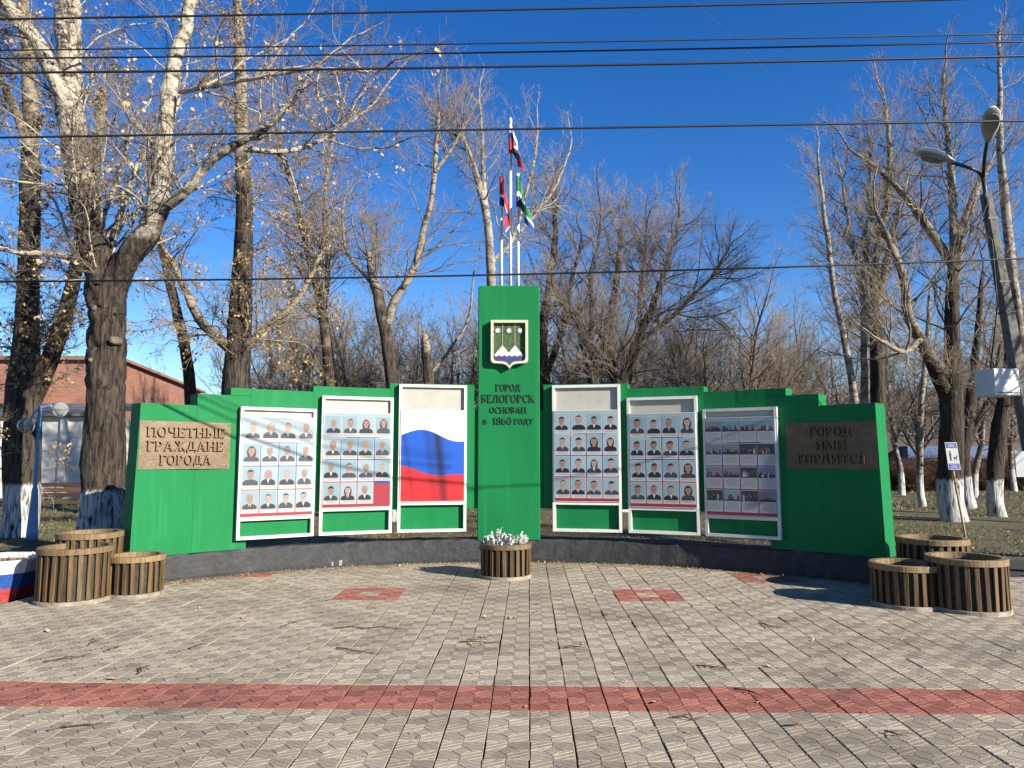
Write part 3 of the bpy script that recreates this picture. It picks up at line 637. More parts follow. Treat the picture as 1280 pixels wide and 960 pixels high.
def board(sign, u0, u1, zt, pz0, kind, label, seed):
    """white steel frame: header panel, printed board, green lower panel"""
    def phi_of(du):
        lo, hi = 0.0, R(60)
        for _ in range(40):
            mid = (lo + hi) / 2; x, y, _z = arc(mid, RW - .06)
            if x / y < du / F_PX: lo = mid
            else: hi = mid
        return lo
    a, b = phi_of(u0), phi_of(u1); p = sign * (a + b) / 2; wd = 2 * (RW - .06) * math.sin((b - a) / 2)
    rg = random.Random(seed); hw = wd / 2; z0 = .475
    t = thing('display_board', (*arc(p, RW - .04)[:2], z0), label, 'display board', 'white framed display boards on the green wall')
    f = panel_map(p, RW + .004); FW, FD = .042, .105
    m = MB()
    for q in (-1, 1): m.prism([(q * hw, z0), (q * (hw - FW), z0), (q * (hw - FW), zt), (q * hw, zt)][::q], f, 0, FD)
    for za, zb in ((z0, z0 + FW), (zt - FW, zt), (pz0 - FW - .005, pz0 - .005)): m.prism([(-hw + FW, za), (hw - FW, za), (hw - FW, zb), (-hw + FW, zb)], f, 0, FD - .002)
    m.build('frame', 'white_paint', t)
    pz1 = pz0 + 1.385; bw = hw - .026
    m = MB(); m.prism([(-hw + FW, pz1 - .03), (hw - FW, pz1 - .03), (hw - FW, zt - FW), (-hw + FW, zt - FW)], f, 0, .052); m.build('header_panel', 'header_white', t)
    m = MB(); m.prism([(-hw + FW, z0 + FW), (hw - FW, z0 + FW), (hw - FW, pz0 - FW - .005), (-hw + FW, pz0 - FW - .005)], f, 0, .03); m.build('lower_panel', 'green_paint', t)
    m = MB(); m.prism([(-bw, pz0), (bw, pz0), (bw, pz1), (-bw, pz1)], f, FD - .03, FD + .014); bk = m.build('poster_board', 'white_paint', t)
    D = FD + .0155; m = MB()
    if kind == 'flag':
        w1 = lambda s_: pz1 - .36 + .075 * math.sin(s_ * 5.6 - .3) - .05 * s_
        w2 = lambda s_: pz0 + .50 + .035 * math.sin(s_ * 6.2 + 1.7) - .15 * max(0, s_ - .1)
        N_ = 48; V_, C_, F_ = [], [], []
        for lo, hi, ca, cb in ((w1, lambda s_: pz1 - .01, (.50, .53, .53), (.40, .44, .46)), (w2, w1, (.006, .065, .36), (.006, .012, .07)), (lambda s_: pz0 + .01, w2, (.46, .016, .018), (.13, .006, .012))):
            b0 = len(V_)
            for q in range(17):
                for k in range(N_ + 1):
                    s_ = k / N_; z_ = lo(s_) + (hi(s_) - lo(s_)) * q / 16; zc = (z_ - pz0) / 1.385
                    e1 = s_ - .62 + .16 * (zc - .4); e2 = s_ - .12 + .22 * (zc - .4)
                    g_ = min(1, math.exp(-(e1 / .075) ** 2) * (1 if e1 < 0 else 1) + .45 * math.exp(-((e1 + .16) / .06) ** 2) + .5 * math.exp(-(e2 / .035) ** 2))
                    V_.append(f(-bw + .012 + s_ * 2 * (bw - .012), z_, D)); C_.append([a_ + (b_ - a_) * g_ for a_, b_ in zip(ca, cb)] + [1])
            F_ += [(b0 + q * (N_ + 1) + k, b0 + q * (N_ + 1) + k + 1, b0 + (q + 1) * (N_ + 1) + k + 1, b0 + (q + 1) * (N_ + 1) + k) for q in range(16) for k in range(N_)]
        ol = root_loc(bk); me = fast_mesh('poster', np.array(V_) - np.array(ol), F_, ['flag_print'], smooth=False)
        at_ = me.color_attributes.new('print', 'FLOAT_COLOR', 'POINT'); at_.data.foreach_set('color', np.array(C_, np.float32).ravel())
        link('poster', me, bk); return
    else:
        x0, x1 = -bw + .008, bw - .008; W_ = x1 - x0
        rect(m, x0, pz1 - .42, x1, pz1 - .008, f, D, 'print_pale'); rect(m, x0, pz0 + .42, x1, pz1 - .42, f, D, 'print_cyan'); rect(m, x0, pz0 + .008, x1, pz0 + .42, f, D, 'print_red')
        rows = [pz1 - .045 - k * .325 for k in range(4)]; cw = W_ / 4 - .013; ch = .312
        rect(m, x0 + .02, pz0 + .40, x1 - .02, pz1 - .36, f, D + .0008, 'print_blue')
        rect(m, x0 + .02, pz1 - .40, x0 + W_ * .32, pz1 - .35, f, D + .0014, 'print_pale')
        rect(m, x0 + W_ * .82, pz1 - .48, x1, pz1 - .35, f, D + .0014, 'print_pale')
        for r_ in range(4):
            for c_ in range(4):
                if kind == 'portraits_missing' and r_ == 3 and c_ == 3:
                    rect(m, x0 + 3 * W_ / 4 + .01, rows[3] - .02, x1 - .02, rows[3] + .02, f, D + .0022, 'print_flag_blue'); continue
                uu = x0 + c_ * W_ / 4 + .0065; vv = rows[r_] - ch
                (groupshot if kind == 'events' else portrait)(m, f, uu, vv, cw, ch, D + .002, rg, *(() if kind == 'events' else (sign < 0,)))
    m.build('poster', PM, bk)
board(-1, 240.4, 335, 2.29, .775, 'portraits', 'shortest white framed board of portraits, beside the plaque on the sunlit left wing', 1)
board(-1, 144.5, 233.5, 2.49, .862, 'portraits_missing', 'white framed board of portraits with its last cell left red', 2)
board(-1, 52.6, 137.3, 2.70, .925, 'flag', 'tall white framed board printed with a waving white, blue and red flag', 3)
board(1, 54.6, 139.8, 2.70, .925, 'portraits', 'tall white framed board of sixteen portraits, right next to the stele', 4)
board(1, 148, 236, 2.49, .862, 'portraits', 'white framed board of sixteen portraits between the tallest and the shaded one', 5)
board(1, 243, 336, 2.29, .775, 'events', 'shaded white framed board of group photographs with text below each', 6)

# flagpoles ----------------------------------------------------------
FY = SF + .22
def flagpole(px, ptop, stripes, hoist, fly, seed, droop, label, side=1, tip=True):
    b = U(px, 358, FY); zt = U(px, ptop, FY)[2]; x = b[0]
    t = thing('flagpole', (x, FY, STOP), label, 'flagpole', 'flagpoles on top of the stele')
    m = MB(); m.tube([(x, FY, STOP + .01), (x, FY, zt)], [.027, .024], 12); m.build('pole', 'pole_white', t, smooth=True)
    if tip:
        m = MB(); m.lathe((x, FY, zt), [(.0, .11), (.018, .105), (.027, .08), (.027, .0), (.0, .0)], 12); m.build('finial', 'pole_white', t, smooth=True)
    ms = sorted(set(s_[0] for s_ in stripes)); m = MB(); nu, nv = 22, 24; rg = random.Random(seed); ph = rg.random() * 6
    def pt(u, v):
        # cloth gathered in folds: hangs from the hoist edge, fly edge drops down
        ang = ph + 6.5 * u + .8 * v
        rad_ = .05 + .10 * u * (1 - .2 * v)
        xx = side * (.03 + fly * u * (.42 + .28 * v)) + .55 * rad_ * math.sin(ang * 1.3) * u
        yy = -.02 - .10 * u + rad_ * math.cos(ang) * min(1, u * 3)
        zz = zt - .05 - v * hoist * (1 - .25 * u) - droop * u ** 1.15
        return (x + xx, FY + yy, zz)
    vs = [pt(i / nu, j / nv) for j in range(nv + 1) for i in range(nu + 1)]
    m.add(vs, [])
    for j in range(nv):
        v = (j + .5) / nv
        mi = next(k for k, (nme, e) in enumerate(stripes) if v <= e)
        for i in range(nu):
            m.f.append((j * (nu + 1) + i, j * (nu + 1) + i + 1, (j + 1) * (nu + 1) + i + 1, (j + 1) * (nu + 1) + i)); m.m.append(mi)
    # sleeve round the pole
    for k, (nme, e) in enumerate(stripes):
        e0 = stripes[k - 1][1] if k else 0
        m.tube([(x, FY, zt - .05 - e * hoist), (x, FY, zt - .05 - e0 * hoist)], .033, 10, k, cap=False)
    m.build('flag', [s_[0] for s_ in stripes], t, smooth=True)
flagpole(626.5, 217, [('flag_red', .62), ('flag_white', .72), ('flag_blue', 1)], .50, .20, 3, .75, 'white flagpole with a drooping mostly red flag, short pole', 1, False)
flagpole(638, 155, [('flag_white', .25), ('flag_blue', .45), ('flag_red', 1)], .46, .25, 9, .50, 'tallest white flagpole with a drooping white, blue and red flag', 1, True)
flagpole(647.5, 217, [('flag_green', .50), ('flag_white', .66), ('flag_blue', 1)], .52, .25, 5, .66, 'white flagpole with a drooping green, white and blue flag, short pole', 1, False)

# ------------------------------------------------------------------ slatted wooden planters
def slat_mesh(h):
    m = MB(); m.box((0, 0, h / 2), (.045, .020, h), bev=.004); return m.mesh('slat', 'slat_wood')
def planter(tubs, label, name='slatted_planter', group=None):
    c = (sum(q[0] for q in tubs) / len(tubs), sum(q[1] for q in tubs) / len(tubs), 0)
    t = thing(name, c, label, 'planter', group)
    for ti, (x, y, r, h) in enumerate(tubs):
        others = [q for k, q in enumerate(tubs) if k != ti]
        def hidden(px, py, pad=0): return any(math.hypot(px - q[0], py - q[1]) < q[2] - pad and q[3] > h - .02 for q in others)
        root = t
        m = MB(); m.lathe((x, y, 0), [(r - .022, .02), (r - .022, h - .03), (r - .045, h - .03), (r - .045, h - .16)], 48)
        vs = [(x, y, h - .12)] + [(x + (r - .044) * math.cos(k * math.pi / 24), y + (r - .044) * math.sin(k * math.pi / 24), h - .135 + .012 * math.sin(k * 2.1)) for k in range(48)]
        tub = m.build('tub', 'liner', root, smooth=False)
        s_ = MB(); s_.add(vs, [(0, 1 + k, 1 + (k + 1) % 48) for k in range(48)]); s_.build('soil', 'soil', tub)
        n = int(2 * math.pi * r / .087); sm = slat_mesh(h - .09)
        for k in range(n):
            a = 2 * math.pi * k / n + .3; px, py = x + r * math.cos(a), y + r * math.sin(a)
            if hidden(px, py, -.01): continue
            o = link('slat', sm, tub, (px - c[0], py - c[1], .045)); o.rotation_euler = (random.gauss(0, .006), random.gauss(0, .012), a + math.pi / 2)
        for nm, z0, z1, ri, ro, mt in (('rim', h - .062, h, r - .048, r + .020, 'rim_wood'), ('base_ring', -.02, .043, r - .02, r + .022, 'base_ring_paint')):
            m = MB(); K = 72; keep = [not hidden(x + r * math.cos(2 * math.pi * (k + .5) / K), y + r * math.sin(2 * math.pi * (k + .5) / K)) for k in range(K)]
            e = .006
            for k in range(K):
                if not keep[k]: continue
                q = []
                for a in (2 * math.pi * k / K, 2 * math.pi * (k + 1) / K):
                    q += [(x + rr * math.cos(a), y + rr * math.sin(a), z) for rr, z in ((ri, z0), (ro, z0), (ro, z1 - e), (ro - e, z1), (ri, z1))]
                fs = [(i, 5 + i, 5 + (i + 1) % 5, (i + 1) % 5) for i in range(5)]
                if not keep[k - 1]: fs.append((0, 1, 2, 3, 4))
                if not keep[(k + 1) % K]: fs.append((9, 8, 7, 6, 5))
                m.add(q, [f[::-1] for f in fs])
            m.build(nm, mt, tub)
    return t
def at(px, Y): return (U(px, 571, Y)[0], Y)
at = lambda px, Y: (U(px, 715, Y)[0], Y)
planter([(*at(94, 8.30), .365, .60), (*at(170, 8.64), .295, .46), (*at(110, 8.86), .345, .70)], 'cluster of three joined wooden slatted planters at the sunlit end of the green wall', 'planter_cluster', 'planter clusters at the ends of the wall')
planter([(*at(1208, 7.78), .365, .55), (*at(1131, 8.00), .335, .455), (*at(1167, 8.58), .365, .66)], 'cluster of three joined wooden slatted planters at the shaded end of the green wall', 'planter_cluster', 'planter clusters at the ends of the wall')
cp = at(632, 9.86)
planter([(*cp, .325, .45)], 'single round wooden slatted planter in front of the stele', 'round_planter')
# silvery plant in the single planter
def leafy(m, c, n, rad, hgt, ln, rg):
    for _ in range(n):
        a = rg.random() * 6.283; r = rad * math.sqrt(rg.random()); z = hgt * rg.random() * (1 - .6 * r / rad)
        p = Vector((c[0] + r * math.cos(a), c[1] + r * math.sin(a), c[2] + z)); d = Vector((math.cos(a) * rg.random(), math.sin(a) * rg.random(), .3 + rg.random() * .8)).normalized()
        sd = d.cross(Vector((rg.uniform(-1, 1), rg.uniform(-1, 1), rg.uniform(-1, 1)))).normalized(); L = ln * rg.uniform(.5, 1.2); w_ = L * .2
        q = [p]; 
        for k, (s0, s1) in enumerate(((.25, .8), (.4, .25), (.6, 1), (.75, .3), (.9, .7))): q.append(p + d * L * s0 + sd * w_ * s1)
        q.append(p + d * L)
        for k, (s0, s1) in enumerate(((.9, .7), (.75, .3), (.6, 1), (.4, .25), (.25, .8))): q.append(p + d * L * s0 - sd * w_ * s1)
        m.add(q, [tuple(range(len(q)))])
t = thing('silver_plant', (*cp, .33), 'low silvery grey leafy plant growing in the single round planter', 'plant')
rg = random.Random(4)
for dx, hh in ((-.12, .30), (.02, .24), (.16, .22), (-.04, .26), (-.2, .17)):
    m = MB(); leafy(m, (cp[0] + dx, cp[1] + rg.uniform(-.1, .06), .33), 130, .11, hh, .11, rg); m.build('leaf_clump', 'silver_leaf', t)
    m = MB(); m.tube([(cp[0] + dx, cp[1], .31), (cp[0] + dx, cp[1], .38)], .006, 5); m.build('stem', 'dead_twig', t)

at = lambda px, Y: (U(px, 571, Y)[0], Y)
# tricolour flower bed bowl at the left edge -------------------------
bx, by = at(1, 8.62); bx += .05
t = thing('flower_bowl', (bx, by, -.04), 'octagonal concrete flower bowl painted in white, blue and red bands', 'planter')
def octa(r, z): return [(bx + r * math.cos(math.pi / 8 + k * math.pi / 4), by + r * math.sin(math.pi / 8 + k * math.pi / 4), z) for k in range(8)]
for nm, r0, z0, r1, z1, mt in (('red_band', .34, -.05, .39, .11, 'band_red'), ('blue_band', .39, .11, .475, .28, 'band_blue'), ('white_band', .475, .28, .525, .43, 'band_white')):
    m = MB(); q = octa(r0, z0) + octa(r1, z1); fs = [(k, (k + 1) % 8, 8 + (k + 1) % 8, 8 + k) for k in range(8)]
    if nm == 'white_band':
        q += octa(r1 - .06, z1) + octa(r1 - .08, z1 - .07); fs += [(8 + k, 8 + (k + 1) % 8, 16 + (k + 1) % 8, 16 + k) for k in range(8)] + [(16 + k, 16 + (k + 1) % 8, 24 + (k + 1) % 8, 24 + k) for k in range(8)]
    m.add(q, fs); m.build(nm, mt, t)
m = MB(); m.add(octa(.45, .37), [tuple(range(8))]); m.build('soil', 'soil', t)
m = MB()
hx_, hy_ = bx + .48, by - .12
m.tube([(hx_, hy_ + .045 * math.cos(a), .455 + .045 * math.sin(a)) for a in [k * math.pi / 6 for k in range(13)]], .011, 6); m.build('lifting_ring', 'band_white', t)
m = MB(); rg = random.Random(8)
for _ in range(120):
    a, r = rg.random() * 6.28, .4 * math.sqrt(rg.random()); p = Vector((bx + r * math.cos(a), by + r * math.sin(a), .36)); d = Vector((rg.uniform(-.6, .6), rg.uniform(-.6, .6), 1)).normalized()
    m.tube([p, p + d * rg.uniform(.04, .13)], [.003, .001], 3, cap=False)
tag(m.build('dry_stems', 'pale_leaf', t))

# ------------------------------------------------------------------ overhead wires
def wire(pa, pb, Y, r, sag, label, mt='wire_black', Y2=None, grp='cables overhead'):
    a, b = Vector(U(*pa, Y)), Vector(U(*pb, Y2 or Y)); d = b - a; a2, b2 = a - d * .18, b + d * .18
    pts = []
    for k in range(33):
        s_ = k / 32; p = a2.lerp(b2, s_); q = (s_ - .5) * 1.36; p.z -= sag * (1 - (2 * q) ** 2) ; pts.append(p)
    m = MB(); m.tube(pts, r, 6); o = m.build('overhead_wire', mt, None, org=tuple(a), smooth=True)
    tag(o, label, 'wire', grp)
wire((0, 24), (1160, 0), 5.6, .0085, .01, 'topmost black overhead wire, rising out of the picture above the lamp')
wire((0, 63), (1280, 42), 5.9, .006, .01, 'thin upper black wire of the close group of three overhead')
wire((0, 73), (1280, 52), 5.9, .0075, .02, 'middle black wire of the close group of three overhead')
wire((0, 91), (1280, 70), 5.9, .010, .02, 'thickest and lowest black wire of the close group of three')
wire((0, 172), (1280, 151), 6.2, .0095, .0, 'single black overhead wire crossing in front of the tallest flagpole tip')
wire((0, 352), (1280, 323), 7.6, .0105, .05, 'lowest black overhead wire passing just above the top of the stele')
wire((700, -160), (1025, 152), 26, .011, 0, 'thin grey wire running diagonally down the open sky', 'cable_grey', 60)
wire((480, 258), (1010, 282), 30, .011, .2, 'faint thin grey wire behind the flags and tree crowns', 'cable_grey')

# ------------------------------------------------------------------ lamp pole with box at the right
pb = np.array([*at(1305, 12.0), -.05]); ptop = U(1232, 243, 12.0)
t = thing('lamp_pole', tuple(pb), 'leaning square concrete lamp pole with two street lamps and a white box', 'lamp post')
m = MB(); n = 8; dirv = ptop - pb
vs = []
for k in range(n + 1):
    s_ = k / n; c = pb + dirv * s_; h = .125 - .055 * s_; e = .02
    vs += [(c[0] + x, c[1] + y, c[2]) for x, y in ((-h + e, -h), (h - e, -h), (h, -h + e), (h, h - e), (h - e, h), (-h + e, h), (-h, h - e), (-h, -h + e))]
m.add(vs, [(k * 8 + i, k * 8 + (i + 1) % 8, k * 8 + 8 + (i + 1) % 8, k * 8 + 8 + i) for k in range(n) for i in range(8)] + [tuple(range(n * 8, n * 8 + 8))])
m.build('post', 'pole_concrete', t)
A = lambda px, py, dy=0: tuple(U(px, py, 12.0 + dy))
m = MB(); m.tube([A(1234, 262, -.09), A(1231, 235), A(1229, 222)], .035, 8); m.tube([A(1229, 222), A(1222, 213), A(1190, 203, -.25)], .03, 8); m.tube([A(1229, 222), A(1231, 195, -.3), A(1235, 172, -.7)], .03, 8)
m.build('bracket_arm', 'metal_dark', t, smooth=True)
def lamp_head(base, tip, w_, h_):
    b, e = Vector(base), Vector(tip); d = (e - b); L = d.length; d.normalize(); sd = d.cross(Vector((0, 0, 1))).normalized(); up = sd.cross(d)
    m = MB(); prof = [(0, .25, .28), (.12, .45, .5), (.35, .85, .9), (.6, 1, 1), (.85, .85, .8), (1, .35, .35)]; K = 12; vs = []
    for s_, a, hh in prof:
        c = b + d * L * s_
        for j in range(K):
            an = 2 * math.pi * j / K; y = math.cos(an) * w_ * a; z = math.sin(an); z = z * h_ * hh if z > 0 else z * h_ * .35 * hh
            vs.append(tuple(c + sd * y + up * z))
    m.add(vs, [(i * K + j, i * K + (j + 1) % K, (i + 1) * K + (j + 1) % K, (i + 1) * K + j) for i in range(len(prof) - 1) for j in range(K)] + [tuple(range(K))[::-1], tuple(range((len(prof) - 1) * K, len(prof) * K))])
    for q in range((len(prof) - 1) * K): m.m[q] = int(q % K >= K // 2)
    o = m.build('lamp_head', ['lamp_shell', 'lamp_under'], t, smooth=True)
    g = MB(); c = b + d * L * .62; q = [tuple(c + d * L * .27 * math.cos(a) + sd * w_ * .75 * math.sin(a) - up * (h_ * .36 + k)) for k in (0, .035) for a in [i * math.pi / 8 for i in range(16)]]
    g.add(q, [tuple(range(16, 32))[::-1]] + [(i, (i + 1) % 16, 16 + (i + 1) % 16, 16 + i) for i in range(16)]); g.build('glass', 'lamp_glass', o)
lamp_head(A(1193, 203, -.25), A(1147, 189, -.45), .125, .12)
lamp_head(A(1235, 178, -.66), A(1241, 134, -1.15), .14, .12)
bc = U(1246, 479, 11.72)
m = MB(); m.box(tuple(bc), (.46, .42, .44), R(7), bev=.012); bo = m.build('equipment_box', 'box_white', t); bo['label'] = 'white metal equipment box'
m = MB(); m.box((bc[0] + .02, bc[1] - .212, bc[2] - .17), (.36, .012, .012), R(7)); m.build('vent', 'cable_grey', bo)
for s_ in (.12, .42, .56):
    c = pb + dirv * (1 - s_ * .6); hh = 2 * (.125 - .055 * (1 - s_ * .6)) + .012; m = MB(); m.box(tuple(c), (hh, hh, .035)); m.build('clamp', 'metal_dark', t)
m = MB(); m.tube([A(1234, 255, -.14), A(1222, 285, -.2), A(1240, 300, -.16), A(1247, 380, -.16), A(1238, 462, -.2)], .011, 6); m.tube([A(1228, 290 , -.2), A(1222, 300, -.2), A(1228, 312, -.2), A(1234, 300, -.2), A(1228, 290, -.2)], .011, 6); m.build('cable', 'wire_black', t, smooth=True)
c2 = U(1277, 580, 11.86)
m = MB(); m.box(tuple(c2), (.20, .01, .42)); o = m.build('notice', 'sign_white', t)

# sign on a stick ----------------------------------------------------
sb = at(1206, 10.6); stp = U(1192, 592, 10.6); slo = np.array([sb[0], sb[1], -.05])
t = thing('dog_walking_sign', tuple(slo), 'small blue and white pictogram sign on a leaning stick behind the planters', 'sign')
m = MB(); m.tube([tuple(slo), tuple(stp), tuple(stp + (stp - slo) * .22)], [.016, .015, .014], 7); m.build('stick', 'stick_wood', t, smooth=True)
sc_ = U(1190.5, 570, 10.57); sa = R(4)
def sf(u, v, d): 
    cs, sn = math.cos(sa), math.sin(sa); return (sc_[0] + u * cs + v * sn * -1.2, sc_[1] - d, sc_[2] + v * cs + u * .0)
m = MB(); m.prism([(-.088, -.20), (.088, -.20), (.088, .20), (-.088, .20)], sf, 0, .008); pn = m.build('panel', 'sign_white', t)
for v0, v1 in ((.115, .19), (-.19, -.11)):
    m = MB(); m.prism([(-.078, v0), (.078, v0), (.078, v1), (-.078, v1)], sf, .008, .0095); m.build('blue_field', 'sign_blue', pn)
    m = MB()
    for k in range(3):
        vv = v0 + .016 + k * .02; hw_ = (.06, .045, .055)[k]; m.prism([(-hw_, vv), (hw_, vv), (hw_, vv + .007), (-hw_, vv + .007)], sf, .0095, .0105)
    m.build('text_rows', 'sign_white', pn)
m = MB()
def P2(poly): m.prism(poly, sf, .008, .0095)
P2(ell(-.035, .062, .012, .014, 10)); P2([(-.052, -.005), (-.018, -.005), (-.02, .045), (-.05, .045)]); P2([(-.050, -.07), (-.038, -.07), (-.034, -.006), (-.046, -.006)]); P2([(-.030, -.07), (-.018, -.07), (-.024, -.006), (-.034, -.006)])
P2([(.01, -.04), (.058, -.04), (.058, -.015), (.01, -.015)]); P2([(.05, -.018), (.07, -.01), (.07, .006), (.05, .006)]); P2([(.012, -.07), (.02, -.07), (.02, -.041), (.012, -.041)]); P2([(.048, -.07), (.056, -.07), (.056, -.041), (.048, -.041)])
m.build('pictogram', 'sign_black', pn)

# blue park lamp at left ---------------------------------------------
bq = G(40, 672); bt = U(50, 507, bq[1])
t = thing('park_lamp', (bq[0], bq[1], -.05), 'slim light blue park lamp post with two clear globes, beside the leafy trunk', 'lamp post')
m = MB(); ax = np.array(bt) - bq
m.tube([tuple(bq + ax * s_ + np.array([0, 0, -.05 if s_ == 0 else 0])) for s_ in (0, .05, .3, .36, .38, 1)], [.11, .10, .065, .055, .04, .03], 14); m.build('post', 'blue_post', t, smooth=True)
gm = bpy.data.materials.new('clear_globe'); gm.use_nodes = True; gbs = gm.node_tree.nodes['Principled BSDF']; gbs.inputs['Transmission Weight'].default_value = .85; gbs.inputs['Roughness'].default_value = .12; gbs.inputs['Base Color'].default_value = (.75, .78, .76, 1); gbs.inputs['IOR'].default_value = 1.05; MATS['clear_globe'] = gm
for px, py, dy in ((33, 532, -.2), (75, 512, .2)):
    c = U(px, py, bq[1] + dy)
    m = MB(); m.tube([tuple(bt - np.array([0, 0, .05])), tuple((np.array(bt) + c) / 2 + np.array([0, 0, .05])), tuple(c - np.array([0, 0, .15]))], .02, 8); m.build('arm', 'blue_post', t, smooth=True)
    m = MB(); m.lathe(tuple(c), [(.001, .16), (.08, .14), (.14, .08), (.16, 0), (.14, -.08), (.08, -.14), (.001, -.16)], 16); m.build('globe', 'clear_globe', t, smooth=True)

# bench ---------------------------------------------------------------
bp_ = G(72, 651); t = thing('park_bench', (bp_[0], bp_[1], -.04), 'dark brown slatted park bench on the lawn before the white wall', 'bench', rz=0)
for k, (z, y) in enumerate(((.44, 0), (.44, .12), (.44, .24), (.44, .36))):
    m = MB(); m.box((bp_[0], bp_[1] + y, z), (2.0, .10, .035), bev=.006); m.build('seat_slat', 'bench_wood', t)
for z, y in ((.62, .42), (.75, .45), (.88, .48)):
    m = MB(); m.box((bp_[0], bp_[1] + y, z), (2.0, .035, .10), bev=.006); m.build('back_slat', 'bench_wood', t)
for dx in (-.8, .8):
    m = MB(); m.tube([(bp_[0] + dx, bp_[1] - .05, -.05), (bp_[0] + dx, bp_[1] - .02, .41), (bp_[0] + dx, bp_[1] + .38, .41), (bp_[0] + dx, bp_[1] + .46, -.05)], .025, 6); m.tube([(bp_[0] + dx, bp_[1] + .38, .4), (bp_[0] + dx, bp_[1] + .52, .93)], .022, 6); m.build('leg', 'metal_dark', t)

# ------------------------------------------------------------------ buildings
t = thing('brick_building', (-26, 40, -.05), 'long red brick building seen behind the trees past the wall end', 'building')
c0, c1 = np.array([-18.3, 33.6]), np.array([-21.9, 51.0]); H0 = U(110, 449, 33.6)[2]
m = MB(); H1 = H0 - .05
foot = [tuple(c0), tuple(c1), (-60, 51), (-60, 33.6)]
m.prism(foot, lambda u, v, d: (u, v, d), -.1, H1); m.build('wall', 'red_brick', t)
m = MB()
cen = (-40, 42)
m.prism([(c0[0] + .25, c0[1] - .25), (c1[0] + .3, c1[1] + .2), (-60.2, 51.2), (-60.2, 33.35)], lambda u, v, d: (u, v, d), H1 + .002, H1 + .14); m.build('cornice', 'red_brick', t)
m = MB(); m.prism([(c0[0] + .05, c0[1] - .05), (c1[0] + .1, c1[1]), (-60, 51), (-60, 33.5)], lambda u, v, d: (u, v, d), H1 + .142, H1 + .2); m.build('roof', 'grey_roof', t)
for k in range(5):
    q = c0 + (c1 - c0) * (.12 + k * .19); a = math.atan2(c1[1] - c0[1], c1[0] - c0[0])
    m = MB(); m.box((q[0] + .01, q[1], 2.3), (1.2, .10, 1.5), a); o = m.build('window', 'window_frame', t)
    m = MB(); m.box((q[0] + .06, q[1], 2.3), (1.05, .03, 1.35), a); m.build('pane', 'window_glass', o)
t = thing('white_annex', (-20, 29.5, -.05), 'low white plastered annex with a grey lean-to roof before the brick building', 'building')
ya = 28.5; x1a = U(118, 571, ya)[0]; zt = U(60, 521, ya)[2]; zr = U(60, 503, ya + 3)[2]
m = MB(); m.box(((x1a - 45) / 2, ya + 2.4, zt / 2 - .05), (x1a + 45, 4.8, zt + .1)); m.build('wall', 'white_wall', t)
m = MB(); m.add([(-45, ya - .3, zt + .01), (x1a + .25, ya - .3, zt + .01), (x1a + .25, ya + 4.9, zr), (-45, ya + 4.9, zr), (-45, ya - .3, zt + .11), (x1a + .25, ya - .3, zt + .11), (x1a + .25, ya + 4.9, zr + .1), (-45, ya + 4.9, zr + .1)], [(3, 2, 1, 0), (4, 5, 6, 7), (0, 1, 5, 4), (1, 2, 6, 5), (2, 3, 7, 6), (3, 0, 4, 7)]); m.build('roof', 'grey_roof', t)
for k in range(7):
    xx = x1a - 1.2 - k * 2.6
    m = MB(); m.box((xx, ya - .06, zt / 2), (.28, .12, zt - .1)); m.build('pilaster', 'white_wall', t)

def block(name, X0, X1, Y, H, rows, cols, roof_h, label, wall, shop):
    t = thing(name, ((X0 + X1) / 2, Y + 6, -.05), label, 'building')
    m = MB(); m.box(((X0 + X1) / 2, Y + 6, H / 2 - .1), (X1 - X0, 12, H + .2)); m.build('wall', wall, t)
    m = MB(); e = .7; m.add([(X0 - e, Y - e, H), (X1 + e, Y - e, H), (X1 + e, Y + 12 + e, H), (X0 - e, Y + 12 + e, H), (X0 + 5, Y + 6, H + roof_h), (X1 - 5, Y + 6, H + roof_h)], [(0, 1, 5, 4), (1, 2, 5), (2, 3, 4, 5), (3, 0, 4), (3, 2, 1, 0)]); m.build('roof', 'block_roof', t)
    dx = (X1 - X0) / cols
    for r_ in range(rows):
        for c_ in range(cols):
            xx = X0 + dx * (c_ + .5); zz = H * (r_ + .55) / rows
            if r_ == 0 and shop: continue
            m = MB(); m.box((xx, Y - .02, zz), (1.5, .12, 1.6)); o = m.build('window', 'window_frame', t)
            for q in (-1, 1):
                m = MB(); m.box((xx + q * .36, Y - .07, zz), (.64, .04, 1.45)); m.build('pane', 'window_glass', o)
    if shop:
        xs = U(1180, 571, Y)[0]
        m = MB(); m.box((xs, Y - .6, 2.0), (7.5, 1.2, 1.0)); m.build('shop_fascia', 'shop_blue', t)
        m = MB(); m.box((xs, Y - .4, .7), (7.3, .8, 1.5)); m.build('shop_front', 'window_glass', t)
        m = MB(); m.box((xs, Y - .9, 1.35), (8.5, 2.0, .10)); m.build('canopy', 'window_frame', t)
block('apartment_block', 30, 62, 62, 5.6, 2, 11, 2.6, 'long dim brown two storey building with hipped roof and blue shop front behind trees', 'block_wall', True)
block('far_house', -12, 18, 95, 6.0, 2, 9, 2.5, 'pale low building glimpsed through the trees behind the wall', 'block_wall', False)

